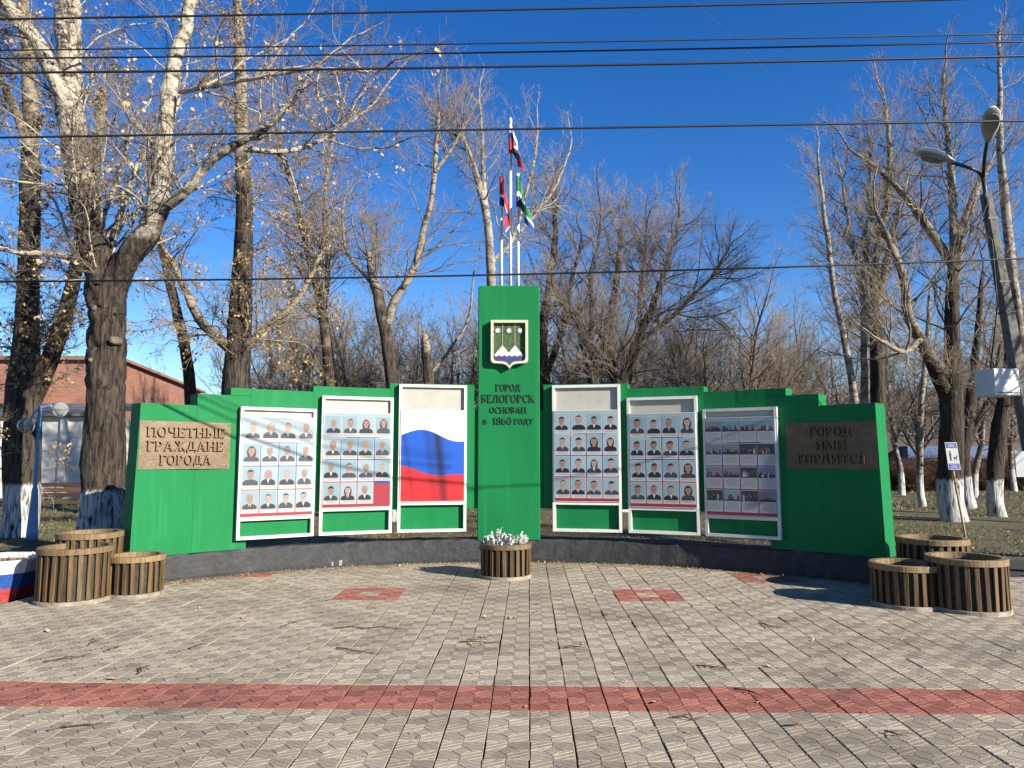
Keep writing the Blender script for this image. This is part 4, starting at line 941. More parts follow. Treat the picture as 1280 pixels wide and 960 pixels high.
# cars on the far road -----------------------------------------------
def car(x, y, rz, paint, label):
    t = thing('parked_car', (x, y, 0), label, 'car', 'cars parked on the far road', rz)
    def loc(m_, nm, mt, par=t, sm=False): return link(nm, m_.mesh(nm, mt, (0, 0, 0), sm), par)
    side = [(-2.1, .3), (2.1, .3), (2.15, .62), (1.95, .85), (1.1, .95), (-1.75, 1.0), (-2.1, .85)]
    m = MB(); m.prism(side, lambda u, v, d: (u, d, v), -.85, .85); body = loc(m, 'body', paint)
    m = MB(); b_, tp = [(1.15, .95), (-1.7, 1.0)], [(.35, 1.43), (-1.2, 1.45)]
    m.add([(1.15, -.8, .95), (1.15, .8, .95), (-1.75, .8, 1.0), (-1.75, -.8, 1.0), (.35, -.62, 1.42), (.35, .62, 1.42), (-1.25, .62, 1.44), (-1.25, -.62, 1.44)], [(0, 1, 5, 4), (1, 2, 6, 5), (2, 3, 7, 6), (3, 0, 4, 7)]); loc(m, 'windows', 'window_glass')
    m = MB(); m.box((-.45, 0, 1.45), (1.65, 1.26, .05), bev=.015); loc(m, 'roof', paint)
    for xx in (-1.3, 1.3):
        for yy in (-.8, .8):
            m = MB(); m.prism([(xx + .31 * math.cos(a), .31 + .31 * math.sin(a)) for a in [k * math.pi / 10 for k in range(20)]], lambda u, v, d: (u, d, v), yy - .1, yy + .1); wq = loc(m, 'wheel', 'tyre')
            m = MB(); yo = yy + math.copysign(.105, yy); m.prism([(xx + .18 * math.cos(a), .31 + .18 * math.sin(a)) for a in [k * math.pi / 6 for k in range(12)]], lambda u, v, d: (u, d, v), yo - .008, yo + .008); loc(m, 'rim', 'lamp_shell', wq)
    for yy in (-.6, .6):
        m = MB(); m.box((2.1, yy, .68), (.12, .35, .14)); loc(m, 'headlight', 'sign_white')
car(*at(1243, 49), R(20), 'car_white', 'white car parked on the road behind the brown bushes')
car(*at(1150, 47.5), R(0), 'car_dark', 'dark car parked on the far road by the trees')

# ------------------------------------------------------------------ trees
def tubes(P, Rr, k, jitter=0, rg=None):
    """P (N,S,3), Rr (N,S) -> verts, quads, per-vertex radius"""
    N_, S = P.shape[:2]; T = np.gradient(P, axis=1); T /= np.linalg.norm(T, axis=2, keepdims=True) + 1e-9
    mean = P[:, -1] - P[:, 0]; mean /= np.linalg.norm(mean, axis=1, keepdims=True) + 1e-9
    ref = np.where(np.abs(mean[:, 2:3]) > .7, np.array([[1., 0, 0]]), np.array([[0, 0, 1.]])); ref = np.repeat(ref[:, None], S, 1)
    u = np.cross(T, ref); u /= np.linalg.norm(u, axis=2, keepdims=True) + 1e-9; v = np.cross(T, u)
    an = np.arange(k) * 2 * np.pi / k; RR = np.repeat(Rr[:, :, None], k, 2)
    if jitter:
        ph = rg.random((N_, 4)) * 6.28; s_ = np.arange(S)
        for q, fr in enumerate((2, 3, 5, 7)):
            RR = RR * (1 + jitter * (.9, .7, .5, .4)[q] * np.sin(an[None, None, :] * fr + ph[:, q, None, None] + .35 * s_[None, :, None] * (1 + .3 * q)))
    if k >= 40:
        s_ = np.arange(S); p2 = rg.random() * 6
        for fr, am in ((9, .05), (14, .04), (23, .03)):
            RR = RR * (1 - am * np.abs(np.sin(an[None, None, :] * fr / 2 + 1.3 * np.sin(.55 * s_[None, :, None] + p2 + fr) + rg.normal(0, .03, (1, S, 1)))))
    V_ = P[:, :, None] + RR[..., None] * (np.cos(an)[None, None, :, None] * u[:, :, None] + np.sin(an)[None, None, :, None] * v[:, :, None])
    idx = np.arange(N_ * S * k).reshape(N_, S, k); a = idx[:, :-1]; b = idx[:, 1:]
    q = np.stack([a, np.roll(a, -1, 2), np.roll(b, -1, 2), b], -1).reshape(-1, 4)
    return V_.reshape(-1, 3), q, np.repeat(Rr[:, :, None], k, 2).reshape(-1)
def catmull(p, n):
    p = np.asarray(p, float); p = np.vstack([2 * p[0] - p[1], p, 2 * p[-1] - p[-2]]); out = []
    for i in range(1, len(p) - 2):
        for t_ in np.linspace(0, 1, n, endpoint=False):
            out.append(.5 * ((2 * p[i]) + (-p[i - 1] + p[i + 1]) * t_ + (2 * p[i - 1] - 5 * p[i] + 4 * p[i + 1] - p[i + 2]) * t_ ** 2 + (-p[i - 1] + 3 * p[i] - 3 * p[i + 1] + p[i + 2]) * t_ ** 3))
    out.append(p[-2]); return np.array(out)
def unit(a): return a / (np.linalg.norm(a, axis=-1, keepdims=True) + 1e-9)
def grow(rg, O, D, L, r0, S, wob, trop, wind=(0, 0, 0)):
    N_ = len(O); P = np.zeros((N_, S + 1, 3)); P[:, 0] = O; d = unit(D)
    for s_ in range(S):
        d = unit(d + rg.normal(0, wob, (N_, 3)) + np.array([0, 0, trop]) + np.array(wind)); P[:, s_ + 1] = P[:, s_] + d * (L / S)[:, None]
    tt = np.linspace(0, 1, S + 1); Rr = r0[:, None] * (1 - .72 * tt[None])
    return P, Rr
def spawn(rg, P, Rr, per, t0, ang, lf, lo_r, ratio, L_par, tmax=1.0):
    N_, S = P.shape[:2]; n = N_ * per; pi = np.repeat(np.arange(N_), per); t_ = t0 + (tmax - t0) * rg.random(n); s_ = t_ * (S - 1); i0 = np.minimum(s_.astype(int), S - 2); fr = (s_ - i0)[:, None]
    O = P[pi, i0] * (1 - fr) + P[pi, i0 + 1] * fr; T = unit(P[pi, i0 + 1] - P[pi, i0]); rp = Rr[pi, i0] * (1 - fr[:, 0]) + Rr[pi, i0 + 1] * fr[:, 0]
    rv = unit(np.cross(T, rg.normal(0, 1, (n, 3)))); a = R(ang[0]) + (R(ang[1]) - R(ang[0])) * rg.random(n)
    D = T * np.cos(a)[:, None] + rv * np.sin(a)[:, None]
    L = L_par[pi] * (lf[0] + (lf[1] - lf[0]) * rg.random(n)) * (1.15 - .55 * t_)
    r = np.maximum(np.minimum(rp * .62, L * ratio * (.7 + .6 * rg.random(n))), lo_r)
    return O, D, L, r
def tree_parts(seed, stems, n1, L1, n2, n3, bark, twig_r=.0035, trop=.10, wob=.16, t0=.35, leaves=0, leaf_r=None, wind=(0, 0, 0), leaf_size=.045, k_trunk=16, leaf_mat='dry_leaf', l2=(.28, .6), n4=0, flare=True, zfade=15.0, zmin=1.9):
    """stems: list of (points Nx3, radii N) in local coordinates (base at origin)"""
    rg = np.random.default_rng(seed); VV, FF, RA = [], [], []; off = 0
    sp, sr = [], []
    for si, (p, r) in enumerate(stems):
        q = catmull(p, 12 if k_trunk > 40 else 5); rr = np.interp(np.linspace(0, len(r) - 1, len(q)), np.arange(len(r)), r)
        q = q + rg.normal(0, .012, q.shape) * np.linspace(0, 1, len(q))[:, None]
        if si == 0 and flare: rr = rr * (1 + .10 * np.exp(-np.maximum(q[:, 2], 0) / .2))
        v, f, ra = tubes(q[None], rr[None], k_trunk, .05, rg); ra = ra * np.clip(1.45 - v[:, 2] / zfade, .22, 1.2); VV.append(v); FF.append(f + off); RA.append(ra); off += len(v)
        sp.append(q); sr.append(rr)
    trunk = (np.concatenate(VV), np.concatenate(FF), np.concatenate(RA))
    VV, FF, RA = [], [], []; off = 0; tips = []
    def put(P, Rr, k):
        nonlocal off
        v, f, ra = tubes(P, Rr, k); VV.append(v); FF.append(f + off); RA.append(ra); off += len(v)
    P1s, R1s, L1s = [], [], []
    for si, (q, rr) in enumerate(zip(sp, sr)):
        ln = np.linalg.norm(np.diff(q, axis=0), axis=1).sum(); nn = max(2, int(n1 * ln / 6))
        S_ = 24; idx = np.linspace(0, len(q) - 1, S_); qi = np.stack([np.interp(idx, np.arange(len(q)), q[:, d]) for d in range(3)], -1); ri = np.interp(idx, np.arange(len(q)), rr)
        O, D, L, r = spawn(rg, qi[None], ri[None], nn, t0 if si == 0 else .12, (30, 72), (.5, 1.15), .006, .0105, np.array([L1]))
        ok = O[:, 2] > zmin; O, D, L, r = O[ok], D[ok], L[ok], r[ok]
        # leader at the stem's end carries on
        O = np.vstack([O, q[-1:]]); D = np.vstack([D, unit(q[-1:] - q[-4:-3])]); L = np.append(L, L1 * .6); r = np.append(r, min(rr[-1], L1 * .014))
        P, Rr = grow(rg, O, D, L, r, 7, wob, trop, wind); put(P, Rr, 6); P1s.append(P); R1s.append(Rr); L1s.append(L)
    P1, R1, LL = np.concatenate(P1s), np.concatenate(R1s), np.concatenate(L1s)
    O, D, L, r = spawn(rg, P1, R1, n2, .15, (20, 58), l2, twig_r * 1.2, .0085, LL); P2, R2 = grow(rg, O, D, L, r, 4, wob * 1.1, trop * .8, wind); put(P2, R2, 3)
    O, D, L, r = spawn(rg, P2, R2, n3, .12, (18, 55), (.28, .62), twig_r, .009, L); P3, R3 = grow(rg, O, D, L, r, 2, wob * 1.2, trop * .6, wind); put(P3, R3, 3)
    src = P3
    if n4:
        O, D, L, r = spawn(rg, P3, R3, n4, .15, (18, 55), (.4, .8), twig_r * .85, .009, L); P4, R4 = grow(rg, O, D, L, r, 3, wob, trop * .5, wind); put(P4, R4, 3); src = P4
    crown = (np.concatenate(VV), np.concatenate(FF), np.concatenate(RA)); lv = None
    if leaves:
        n = leaves; cl = rg.integers(0, len(P3), max(1, n // 5)); which = np.repeat(cl, 5)[:n]; n = len(which); s_ = rg.integers(1, P3.shape[1], n)
        O = P3[which, s_] + rg.normal(0, .035, (n, 3)); a = unit(rg.normal(0, 1, (n, 3)) + np.array([0, 0, -1.0])); b = unit(np.cross(a, rg.normal(0, 1, (n, 3)))); sz_ = leaf_size * (.5 + rg.random((n, 1)))
        nrm = np.cross(a, b)
        v = np.stack([O, O + a * sz_ * .5 + b * sz_ * .38 + nrm * sz_ * .15, O + a * sz_ * 1.1, O + a * sz_ * .5 - b * sz_ * .38 + nrm * sz_ * .15], 1).reshape(-1, 3)
        lv = (v, np.arange(n * 4).reshape(n, 4))
    return trunk, crown, lv
def make_tree(base, parts, bark, label, group=None, name='bare_tree', leaf_mat='dry_leaf', rz=0, sc=1.0):
    t = thing(name, tuple(base), label, 'tree', group, rz)
    tm = fast_mesh('trunk', *parts[0][:2], [bark], parts[0][2]); cm = fast_mesh('crown', *parts[1][:2], [bark], parts[1][2])
    link('trunk', tm, t); link('crown', cm, t)
    if parts[2] is not None: link('dry_leaves', fast_mesh('dry_leaves', parts[2][0], parts[2][1], [leaf_mat], smooth=False), t)
    t.scale = (sc, sc, sc); return t
def copy_tree(src, loc, rz, sc, label, group):
    c = src.copy(); col.objects.link(c); c.location = loc; c.rotation_euler = (0, 0, rz); c.scale = sc
    tag(c, label, 'tree', group)
    for ch in src.children:
        d = ch.copy(); col.objects.link(d); d.parent = c
    return c
def px_stems(bx_, Y, paths):
    """paths measured in the photo at distance Y: (x, y, width in pixels, extra depth); first path starts at the ground"""
    b = np.array([*at(bx_, Y), -.08]); out = []
    for i, pth in enumerate(paths):
        P = [U(x, y, Y + (q[0] if q else 0)) - b for x, y, w_, *q in pth]; r = [w_ / F_PX * Y / 2 for x, y, w_, *q in pth]
        if i == 0: P = [np.zeros(3)] + P; r = [r[0] * 1.04] + r
        out.append((np.array(P), np.array(r)))
    return b, out
def ptree(seed, bx_, Y, paths, bark, label, group=None, lm='dry_leaf', **kw):
    b, stems = px_stems(bx_, Y, paths)
    return make_tree(b, tree_parts(seed, stems, bark=bark, **kw), bark, label, group, leaf_mat=lm)

# big forked tree in the foreground, left
hero = ptree(21, 127, 12.4, [
    [(128, 640, 54), (130, 560, 51), (133, 470, 46), (134, 400, 46), (133, 352, 50)],
    [(130, 365, 40), (120, 315, 38), (108, 268, 35, .1), (97, 205, 35, .2), (88, 135, 35, .3), (86, 60, 33, .35), (84, 0, 32, .4), (82, -130, 26, .5), (80, -300, 18, .8), (78, -430, 9, 1.0)],
    [(90, 150, 22, .2), (76, 115, 22, .1), (52, 62, 20, -.2), (22, 22, 18, -.4), (-20, -40, 14, -.7), (-50, -150, 8, -1)],
    [(140, 362, 34), (160, 322, 32, -.1), (180, 298, 30, -.15), (197, 262, 28, -.2), (201, 232, 25, -.2), (205, 180, 21, -.25), (211, 120, 20, -.3), (219, 72, 18, -.35), (233, 30, 16, -.4), (241, -30, 14, -.4), (262, -150, 10, -.3), (270, -260, 5, 0)],
    [(203, 262, 13, -.3), (225, 246, 12, -.5), (242, 228, 11.5, -.6), (262, 203, 11, -.7), (292, 182, 10, -.9), (320, 168, 9, -1.0), (345, 148, 7.5, -1.1), (372, 120, 6, -1.2), (390, 88, 4, -1.3)],
    [(305, 186, 7, -.9), (350, 190, 6.5, -.7), (385, 182, 5.5, -.5), (420, 165, 4.5, -.3), (470, 128, 3, 0)],
    [(226, 115, 7, -.4), (262, 108, 5.5, -.8), (330, 96, 4, -1.2), (400, 86, 3.5, -1.6), (470, 90, 2.5, -1.8)],
    [(112, 330, 10, .2), (70, 318, 8, .1), (20, 315, 6, -.1), (-30, 300, 4, -.2)],
    [(140, 300, 9, .6), (165, 225, 8, 1.0), (182, 190, 7, 1.3), (215, 150, 5, 1.6), (235, 90, 3.5, 1.9)],
    [(150, 345, 9, .4), (128, 285, 7, .9), (150, 215, 6, 1.5), (168, 150, 4.5, 2)],
], 'bark_hero', 'huge forked tree with furrowed trunk and whitewashed foot beside the wall end', n1=19, L1=2.4, n2=11, n3=7, t0=.93, leaves=1500, zfade=8.3, trop=.03, wob=.2, twig_r=.0032, k_trunk=72, leaf_size=.06, lm='pale_leaf')
# stubs and knots on the big trunk
hb = np.array(hero.location)
for px, py, s_ in ((140, 425, .06), (117, 385, .05), (113, 450, .04), (201, 240, .075)):
    c = U(px, py, 12.4 - .30) - hb
    m = MB(); m.tube([tuple(c + np.array([0, .2, 0])), tuple(c + np.array([0, .02, 0])), tuple(c + np.array([0, -.02, .01]))], [s_ * 1.5, s_ * 1.1, s_ * .75], 10); link('branch_stub', m.mesh('branch_stub', 'stub_wood', (0, 0, 0), True), hero)

ptree(31, 27, 15.4, [
    [(27, 640, 40), (28, 560, 40), (30, 480, 38), (34, 400, 27), (36, 330, 24), (37, 250, 22), (39, 160, 20), (36, 90, 17), (30, 20, 13), (28, -80, 9)],
    [(40, 500, 24, .2), (60, 455, 21, .4), (80, 400, 19, .5), (93, 345, 17, .6), (104, 280, 15, .7), (118, 200, 15, .9), (130, 110, 10, 1)],
    [(37, 190, 12, -.2), (20, 140, 10, -.4), (0, 100, 8, -.6), (-30, 40, 6, -.8)],
], 'bark_poplar', 'leaf-hung tree with whitewashed foot growing behind the blue park lamp', n1=30, L1=1.9, n2=9, n3=8, t0=.06, zmin=.8, leaves=6500, trop=.03, wob=.2, leaf_size=.065, twig_r=.004)
ptree(33, 292, 17.5, [
    [(291, 600, 36), (294, 480, 34), (299, 420, 29), (303, 350, 25), (305, 270, 22), (303, 190, 18), (301, 110, 15), (298, 30, 12), (296, -60, 8)],
    [(300, 440, 13), (322, 422, 12), (345, 400, 10, .4), (375, 370, 7, .8), (400, 320, 5, 1)],
    [(293, 440, 14), (270, 420, 13, -.3), (250, 400, 12, -.4), (238, 375, 11, -.5), (232, 362, 9, -.5), (205, 310, 5, -.5)],
], 'bark_poplar', 'straight tall trunk clad in dry hanging leaves, behind the sunlit wing', n1=28, L1=2.2, n2=9, n3=8, t0=.25, leaves=4200, trop=-.03, wob=.2, leaf_size=.06, twig_r=.004)
ptree(35, 240, 19, [[(240, 560, 15), (237, 480, 14), (226, 410, 13), (212, 350, 11), (203, 315, 9), (190, 260, 6), (185, 200, 4)]], 'bark_dark', 'slim dark trunk leaning away from the big forked tree', n1=14, L1=2.2, n2=7, n3=6, t0=.45)
ptree(36, 414, 20, [
    [(414, 560, 15), (412, 480, 14), (407, 420, 13), (398, 365, 12), (384, 310, 9), (370, 250, 7), (352, 190, 5), (340, 120, 3)],
    [(404, 400, 8), (410, 330, 7), (405, 260, 5, .3), (415, 180, 4, .5), (430, 120, 3, .5)]], 'bark_poplar', 'slender tree dividing into upright pale shoots behind the portrait boards', n1=30, L1=2.9, n2=9, n3=7, t0=.4, trop=.10, leaves=1500, leaf_size=.06)
ptree(37, 494, 19, [
    [(494, 560, 15), (490, 480, 15), (482, 420, 15), (474, 375, 14), (466, 345, 12), (462, 322, 9), (460, 314, 5)],
    [(484, 405, 11), (492, 378, 10), (510, 350, 9), (522, 322, 9, .2), (530, 285, 8, .3), (541, 240, 7, .4), (545, 190, 6, .5), (548, 140, 4, .5)],
    [(544, 215, 5, .4), (565, 185, 4, .5), (585, 150, 3, .6)], [(470, 360, 5), (448, 335, 4.5), (432, 310, 4), (428, 270, 3)]],
    'bark_poplar', 'tree with a snapped off trunk top and one pale rising limb', n1=24, L1=2.5, n2=8, n3=6, t0=.5)
ptree(38, 537, 21, [[(537, 560, 14), (536, 480, 13), (533, 440, 12), (530, 418, 7)], [(536, 470, 5), (560, 440, 4), (585, 400, 3), (592, 340, 2)]], 'bark_poplar', 'broken dead trunk with pale torn top beside the snapped tree', n1=8, L1=1.4, n2=5, n3=5, t0=.5)
ptree(39, 618, 20, [
    [(618, 560, 14), (616, 420, 13), (614, 350, 12), (611, 290, 11), (605, 255, 10), (597, 225, 8), (588, 195, 6), (577, 168, 5), (567, 140, 3)],
    [(608, 270, 7), (604, 220, 6, .3), (603, 180, 5, .4), (600, 130, 3, .5)],
    [(613, 330, 6, .2), (640, 300, 5, .6), (655, 250, 5, 1), (668, 200, 4, 1.2), (672, 160, 3, 1.4)], [(650, 290, 5, .8), (690, 240, 4, 1.4), (712, 190, 3, 2)]],
    'bark_birch', 'pale barked tree rising directly behind the flagpoles', n1=22, L1=2.4, n2=8, n3=6, t0=.55)
ptree(40, 772, 22, [
    [(772, 560, 22), (775, 500, 19), (784, 465, 15), (795, 430, 12), (808, 400, 10), (820, 370, 8), (832, 335, 6), (842, 300, 4.5), (848, 272, 3)],
    [(776, 500, 15), (768, 465, 13), (761, 430, 12, .4), (764, 390, 10, .6), (772, 340, 8, .8), (775, 290, 5, 1)],
    [(765, 510, 14), (742, 478, 12, -.3), (730, 430, 11, -.4), (722, 400, 9, -.4), (700, 375, 6, -.6), (690, 350, 4, -.7)],
    [(735, 455, 8, -.4), (740, 400, 7, -.2), (738, 350, 6, 0), (748, 300, 4, .3), (752, 265, 3, .4)],
    [(800, 420, 7), (800, 370, 6, .3), (806, 320, 4.5, .5), (808, 280, 3, .6)], [(800, 425, 7, .2), (835, 400, 6, .5), (865, 372, 5, .7), (890, 345, 4, .9), (905, 322, 3, 1)]],
    'bark_dark', 'wide dark many-stemmed tree with dense fine twigs, beside the stele', n1=42, L1=2.5, n2=12, n3=10, t0=.25, trop=.07, wind=(.015, 0, 0), twig_r=.0030)
ptree(41, 682, 24, [[(683, 560, 16), (681, 480, 15), (678, 420, 13), (688, 350, 10), (694, 290, 7), (690, 240, 5)], [(682, 470, 9), (700, 420, 8), (712, 360, 6), (728, 300, 4)]], 'bark_dark', 'dark trunk half hidden by the shaded side of the stele', n1=30, L1=2.7, n2=10, n3=9, t0=.4, twig_r=.0032)
ptree(42, 1070, 19, [[(1072, 600, 10), (1068, 500, 9), (1056, 430, 8), (1044, 370, 7), (1036, 310, 6), (1028, 250, 5), (1022, 190, 3)]], 'bark_birch', 'very slender leaning white birch behind the shaded plaque', n1=22, L1=1.8, n2=8, n3=6, t0=.4, wind=(-.03, 0, 0))
ptree(43, 1082, 20, [[(1082, 600, 11), (1081, 480, 10), (1080, 400, 9), (1082, 320, 8), (1087, 250, 6), (1088, 180, 4)], [(1081, 390, 6), (1068, 320, 5), (1058, 260, 4), (1050, 210, 3)]], 'bark_birch', 'upright slender birch with a second shoot, behind the shaded plaque', n1=26, L1=2.2, n2=9, n3=7, t0=.4)
ptree(44, 1100, 21, [[(1100, 600, 18), (1098, 500, 17), (1096, 430, 16), (1092, 370, 13), (1098, 310, 10), (1108, 250, 8), (1112, 180, 6), (1105, 130, 4)], [(1094, 400, 9), (1106, 340, 8, .4), (1118, 280, 6, .6), (1135, 220, 4, .8)]], 'bark_poplar', 'thick pale trunked tree between the slender birches and the forked tree', n1=34, L1=2.7, n2=9, n3=7, t0=.35)
gg = G(1190, 650)
ptree(45, 1188, gg[1], [
    [(1188, 620, 29), (1189, 560, 27), (1189, 510, 27), (1188, 482, 29)],
    [(1192, 495, 20), (1191, 440, 19), (1190, 380, 17), (1193, 335, 15), (1198, 300, 12), (1210, 265, 12, .3), (1222, 235, 9, .5), (1240, 200, 6, .7)],
    [(1193, 325, 11), (1191, 260, 10, .2), (1188, 200, 8, .3), (1182, 150, 6, .4), (1178, 95, 4, .5)],
    [(1184, 495, 18), (1168, 460, 15, -.3), (1152, 428, 13, -.5), (1135, 392, 11, -.7), (1130, 350, 10, -.8), (1115, 310, 8, -.9), (1098, 270, 5, -1)],
    [(1190, 330, 12, .2), (1170, 300, 11, .3), (1148, 268, 10, .4), (1125, 238, 8, .5), (1098, 212, 6, .6), (1070, 192, 4, .7)],
    [(1150, 425, 7, -.6), (1130, 440, 6, -1), (1100, 425, 4, -1.4)]],
    'bark_poplar', 'large forked tree with whitewashed foot on the lawn behind the small sign', n1=32, L1=2.4, n2=9, n3=7, t0=.9, twig_r=.0035)
gg = G(1232, 643)
ptree(46, 1242, gg[1], [[(1243, 620, 19), (1245, 580, 19), (1250, 530, 17), (1257, 490, 15), (1262, 440, 12), (1258, 380, 12), (1262, 310, 9), (1255, 240, 6)], [(1248, 530, 14), (1270, 480, 12, .3), (1290, 420, 10, .5), (1305, 340, 7, .8)]], 'bark_dark', 'dark trunk with a whitewashed foot on the lawn behind the lamp pole', n1=22, L1=2.2, n2=8, n3=6, t0=.4)
ptree(47, 1292, 18, [[(1290, 600, 16), (1280, 470, 14), (1270, 380, 12), (1262, 310, 11), (1255, 240, 10), (1250, 175, 8), (1250, 110, 6), (1248, 40, 4)]], 'bark_birch', 'white barked birch rising right behind the lamp pole', n1=14, L1=1.7, n2=7, n3=6, t0=.4)
gg = G(1207, 633)
ptree(48, 1208, gg[1], [[(1207, 615, 15), (1205, 570, 14), (1210, 530, 14), (1216, 480, 11), (1222, 420, 8), (1228, 340, 5)], [(1208, 560, 9), (1220, 530, 8), (1240, 490, 6), (1250, 430, 4)]], 'bark_dark', 'mid-size whitewashed tree standing behind the large forked one on the lawn', n1=16, L1=2.4, n2=7, n3=5, t0=.3)
gg = G(1150, 630)
ptree(49, 1150, gg[1], [[(1150, 610, 8), (1150, 560, 8), (1152, 500, 7), (1158, 440, 6), (1162, 370, 4)]], 'bark_birch', 'thin young tree with white trunk on the lawn by the wall end', n1=12, L1=2.0, n2=6, n3=5, t0=.4)

# near tree out of frame at the right; its twigs reach into the top corner, its shadow falls over the lawn
def generic(seed, H, nst, r, spread):
    rg = np.random.default_rng(seed); out = []
    p = [np.zeros(3)]; d = np.array([0, 0, 1.]); n = 7
    for k in range(n): d = unit(d + rg.normal(0, .08, 3) * np.array([1, 1, .3])); p.append(p[-1] + d * H * .75 / n)
    out.append((np.array(p), r * np.linspace(1, .25, n + 1)))
    for s_ in range(nst):
        k = rg.integers(2, 5); q = [p[k]]; a = rg.random() * 6.28; d = unit(np.array([math.cos(a) * spread, math.sin(a) * spread, 1]))
        for j in range(5): d = unit(d + rg.normal(0, .1, 3) + np.array([0, 0, .1])); q.append(q[-1] + d * H * .11)
        out.append((np.array(q), r * .5 * np.linspace(1, .25, 6)))
    return out
make_tree((10.2, 8.6, -.08), tree_parts(60, generic(60, 8.5, 5, .16, .8), n1=12, L1=2.6, n2=7, n3=6, bark='bark_poplar', t0=.4), 'bark_poplar', 'near bare tree whose twigs hang into the top corner above the lamp')
# thicket behind: a few individuals repeated
protos = []
specs = [(70, 9.5, 3, .15, .5, 'bark_dark'), (71, 8.5, 5, .13, .7, 'bark_dark'), (72, 10.5, 3, .14, .4, 'bark_birch'), (73, 9.0, 4, .14, .6, 'bark_poplar'), (74, 7.0, 6, .12, .9, 'bark_dark')]
for sd, H, ns, r, spv, bk in specs:
    protos.append(tree_parts(sd, generic(sd, H, ns, r, spv), n1=21, L1=2.9, n2=9, n3=9, bark=bk, twig_r=.0042, t0=.22, trop=.06))
spots = [(-40, 40, 0, 1.0), (500, 26, 1, .8), (432, 30, 3, 1.0), (890, 26, 1, .85), (940, 27, 4, 1.15), (990, 31, 1, .9), (700, 36, 1, 1.0), (345, 33, 2, 1.1), (365, 30, 1, 1.0), (440, 27, 0, .85), (460, 34, 3, .95), (515, 31, 1, .85), (560, 27, 4, 1.0), (585, 33, 2, .9), (650, 30, 0, 1.05), (715, 28, 3, .95), (745, 34, 4, 1.1), (800, 32, 1, 1.0), (850, 28, 4, 1.05), (880, 36, 0, .95), (915, 30, 4, .95),
         (945, 37, 1, .9), (975, 28, 3, .8), (1005, 34, 0, .9), (1040, 29, 4, .9), (1065, 36, 2, .95), (1125, 31, 2, .95), (1150, 38, 1, 1.0), (1215, 30, 2, .95), (1265, 34, 3, 1.0), (1290, 27, 2, 1.0), (400, 38, 1, 1.0), (620, 40, 1, 1.0), (300, 36, 4, 1.1), (820, 42, 0, .95), (205, 56, 0, 1.0)]
first = {}; kinds = {0: 'dark upright bare tree in the thicket', 1: 'broad dark bare tree in the thicket', 2: 'pale birch-like bare tree in the thicket', 3: 'grey-brown bare tree in the thicket', 4: 'low wide-spreading bare tree in the thicket'}
marks = [(130, 'past the white annex'), (250, 'beside the brick building'), (297, 'above the sunlit plaque slab'), (398, 'above the shortest sunlit portrait board'), (495, 'above the board with the red cell'), (600, 'above the flag board'), (676, 'straight behind the stele'), (780, 'above the tall portrait board'), (876, 'above the middle board of the shaded wing'), (985, 'above the shaded board of group photographs'), (1110, 'above the shaded plaque'), (1180, 'beyond the lawn by the thin white tree'), (1400, 'far behind the lamp pole')]
rg = random.Random(12)
for px, Y, k, s_ in spots:
    x, y = at(px, Y); rz = rg.random() * 6.28; g = 'bare trees in the thicket behind the wall'
    sc = (s_, s_, s_ * rg.uniform(.92, 1.06)); lab = kinds[k] + ' ' + next(t_ for e, t_ in marks if px < e)
    if k not in first:
        first[k] = make_tree((x, y, -.08), protos[k], specs[k][5], lab, g, rz=rz); first[k].scale = sc
    else: copy_tree(first[k], (x, y, -.08), rz, sc, lab, g)

# brown leafless bushes before the road -------------------------------
def bush(seed, n, H):
    rg = np.random.default_rng(seed); a = rg.random(n) * 6.28; tl = rg.random(n) * .7
    D = np.stack([np.cos(a) * tl, np.sin(a) * tl, np.ones(n)], -1); O = np.stack([np.cos(a) * .3 * rg.random(n), np.sin(a) * .3 * rg.random(n), np.zeros(n)], -1)
    P, Rr = grow(rg, O, D, H * (.6 + .5 * rg.random(n)), np.full(n, .014), 6, .14, .02)
    V1, F1, A1 = tubes(P, Rr, 4); O, D, L, r = spawn(rg, P, Rr, 9, .15, (20, 55), (.25, .55), .006, .6, np.full(n, H)); P2, R2 = grow(rg, O, D, L, r, 4, .18, .03)
    V2, F2, A2 = tubes(P2, R2, 3); O, D, L, r = spawn(rg, P2, R2, 4, .15, (20, 55), (.3, .6), .005, .7, L); P3, R3 = grow(rg, O, D, L, r, 3, .18, .0); V3, F3, A3 = tubes(P3, R3, 3)
    return np.concatenate([V1, V2, V3]), np.concatenate([F1, F2 + len(V1), F3 + len(V1) + len(V2)])
mat('bush_twig', (.085, .045, .028), (.16, .085, .05), rough=.9, scale=5, world=True)
bm_ = fast_mesh('bare_bush', *bush(5, 60, 1.5), ['bush_twig'])
for k, (px, Y) in enumerate(((1128, 36), (1142, 35), (1158, 36), (1173, 35), (1186, 37), (1216, 36), (1228, 35), (1240, 37), (1262, 36), (1278, 35), (1112, 37))):
    o = link('bare_bush', bm_, None, (*at(px, Y), -.05), k * 1.7); s_ = .9 + .25 * ((k * 7) % 5) / 5; o.scale = (s_ * 1.1, s_, s_)
    tag(o, 'reddish brown leafless bush in the row along the far road', 'bush', 'bushes along the far road')

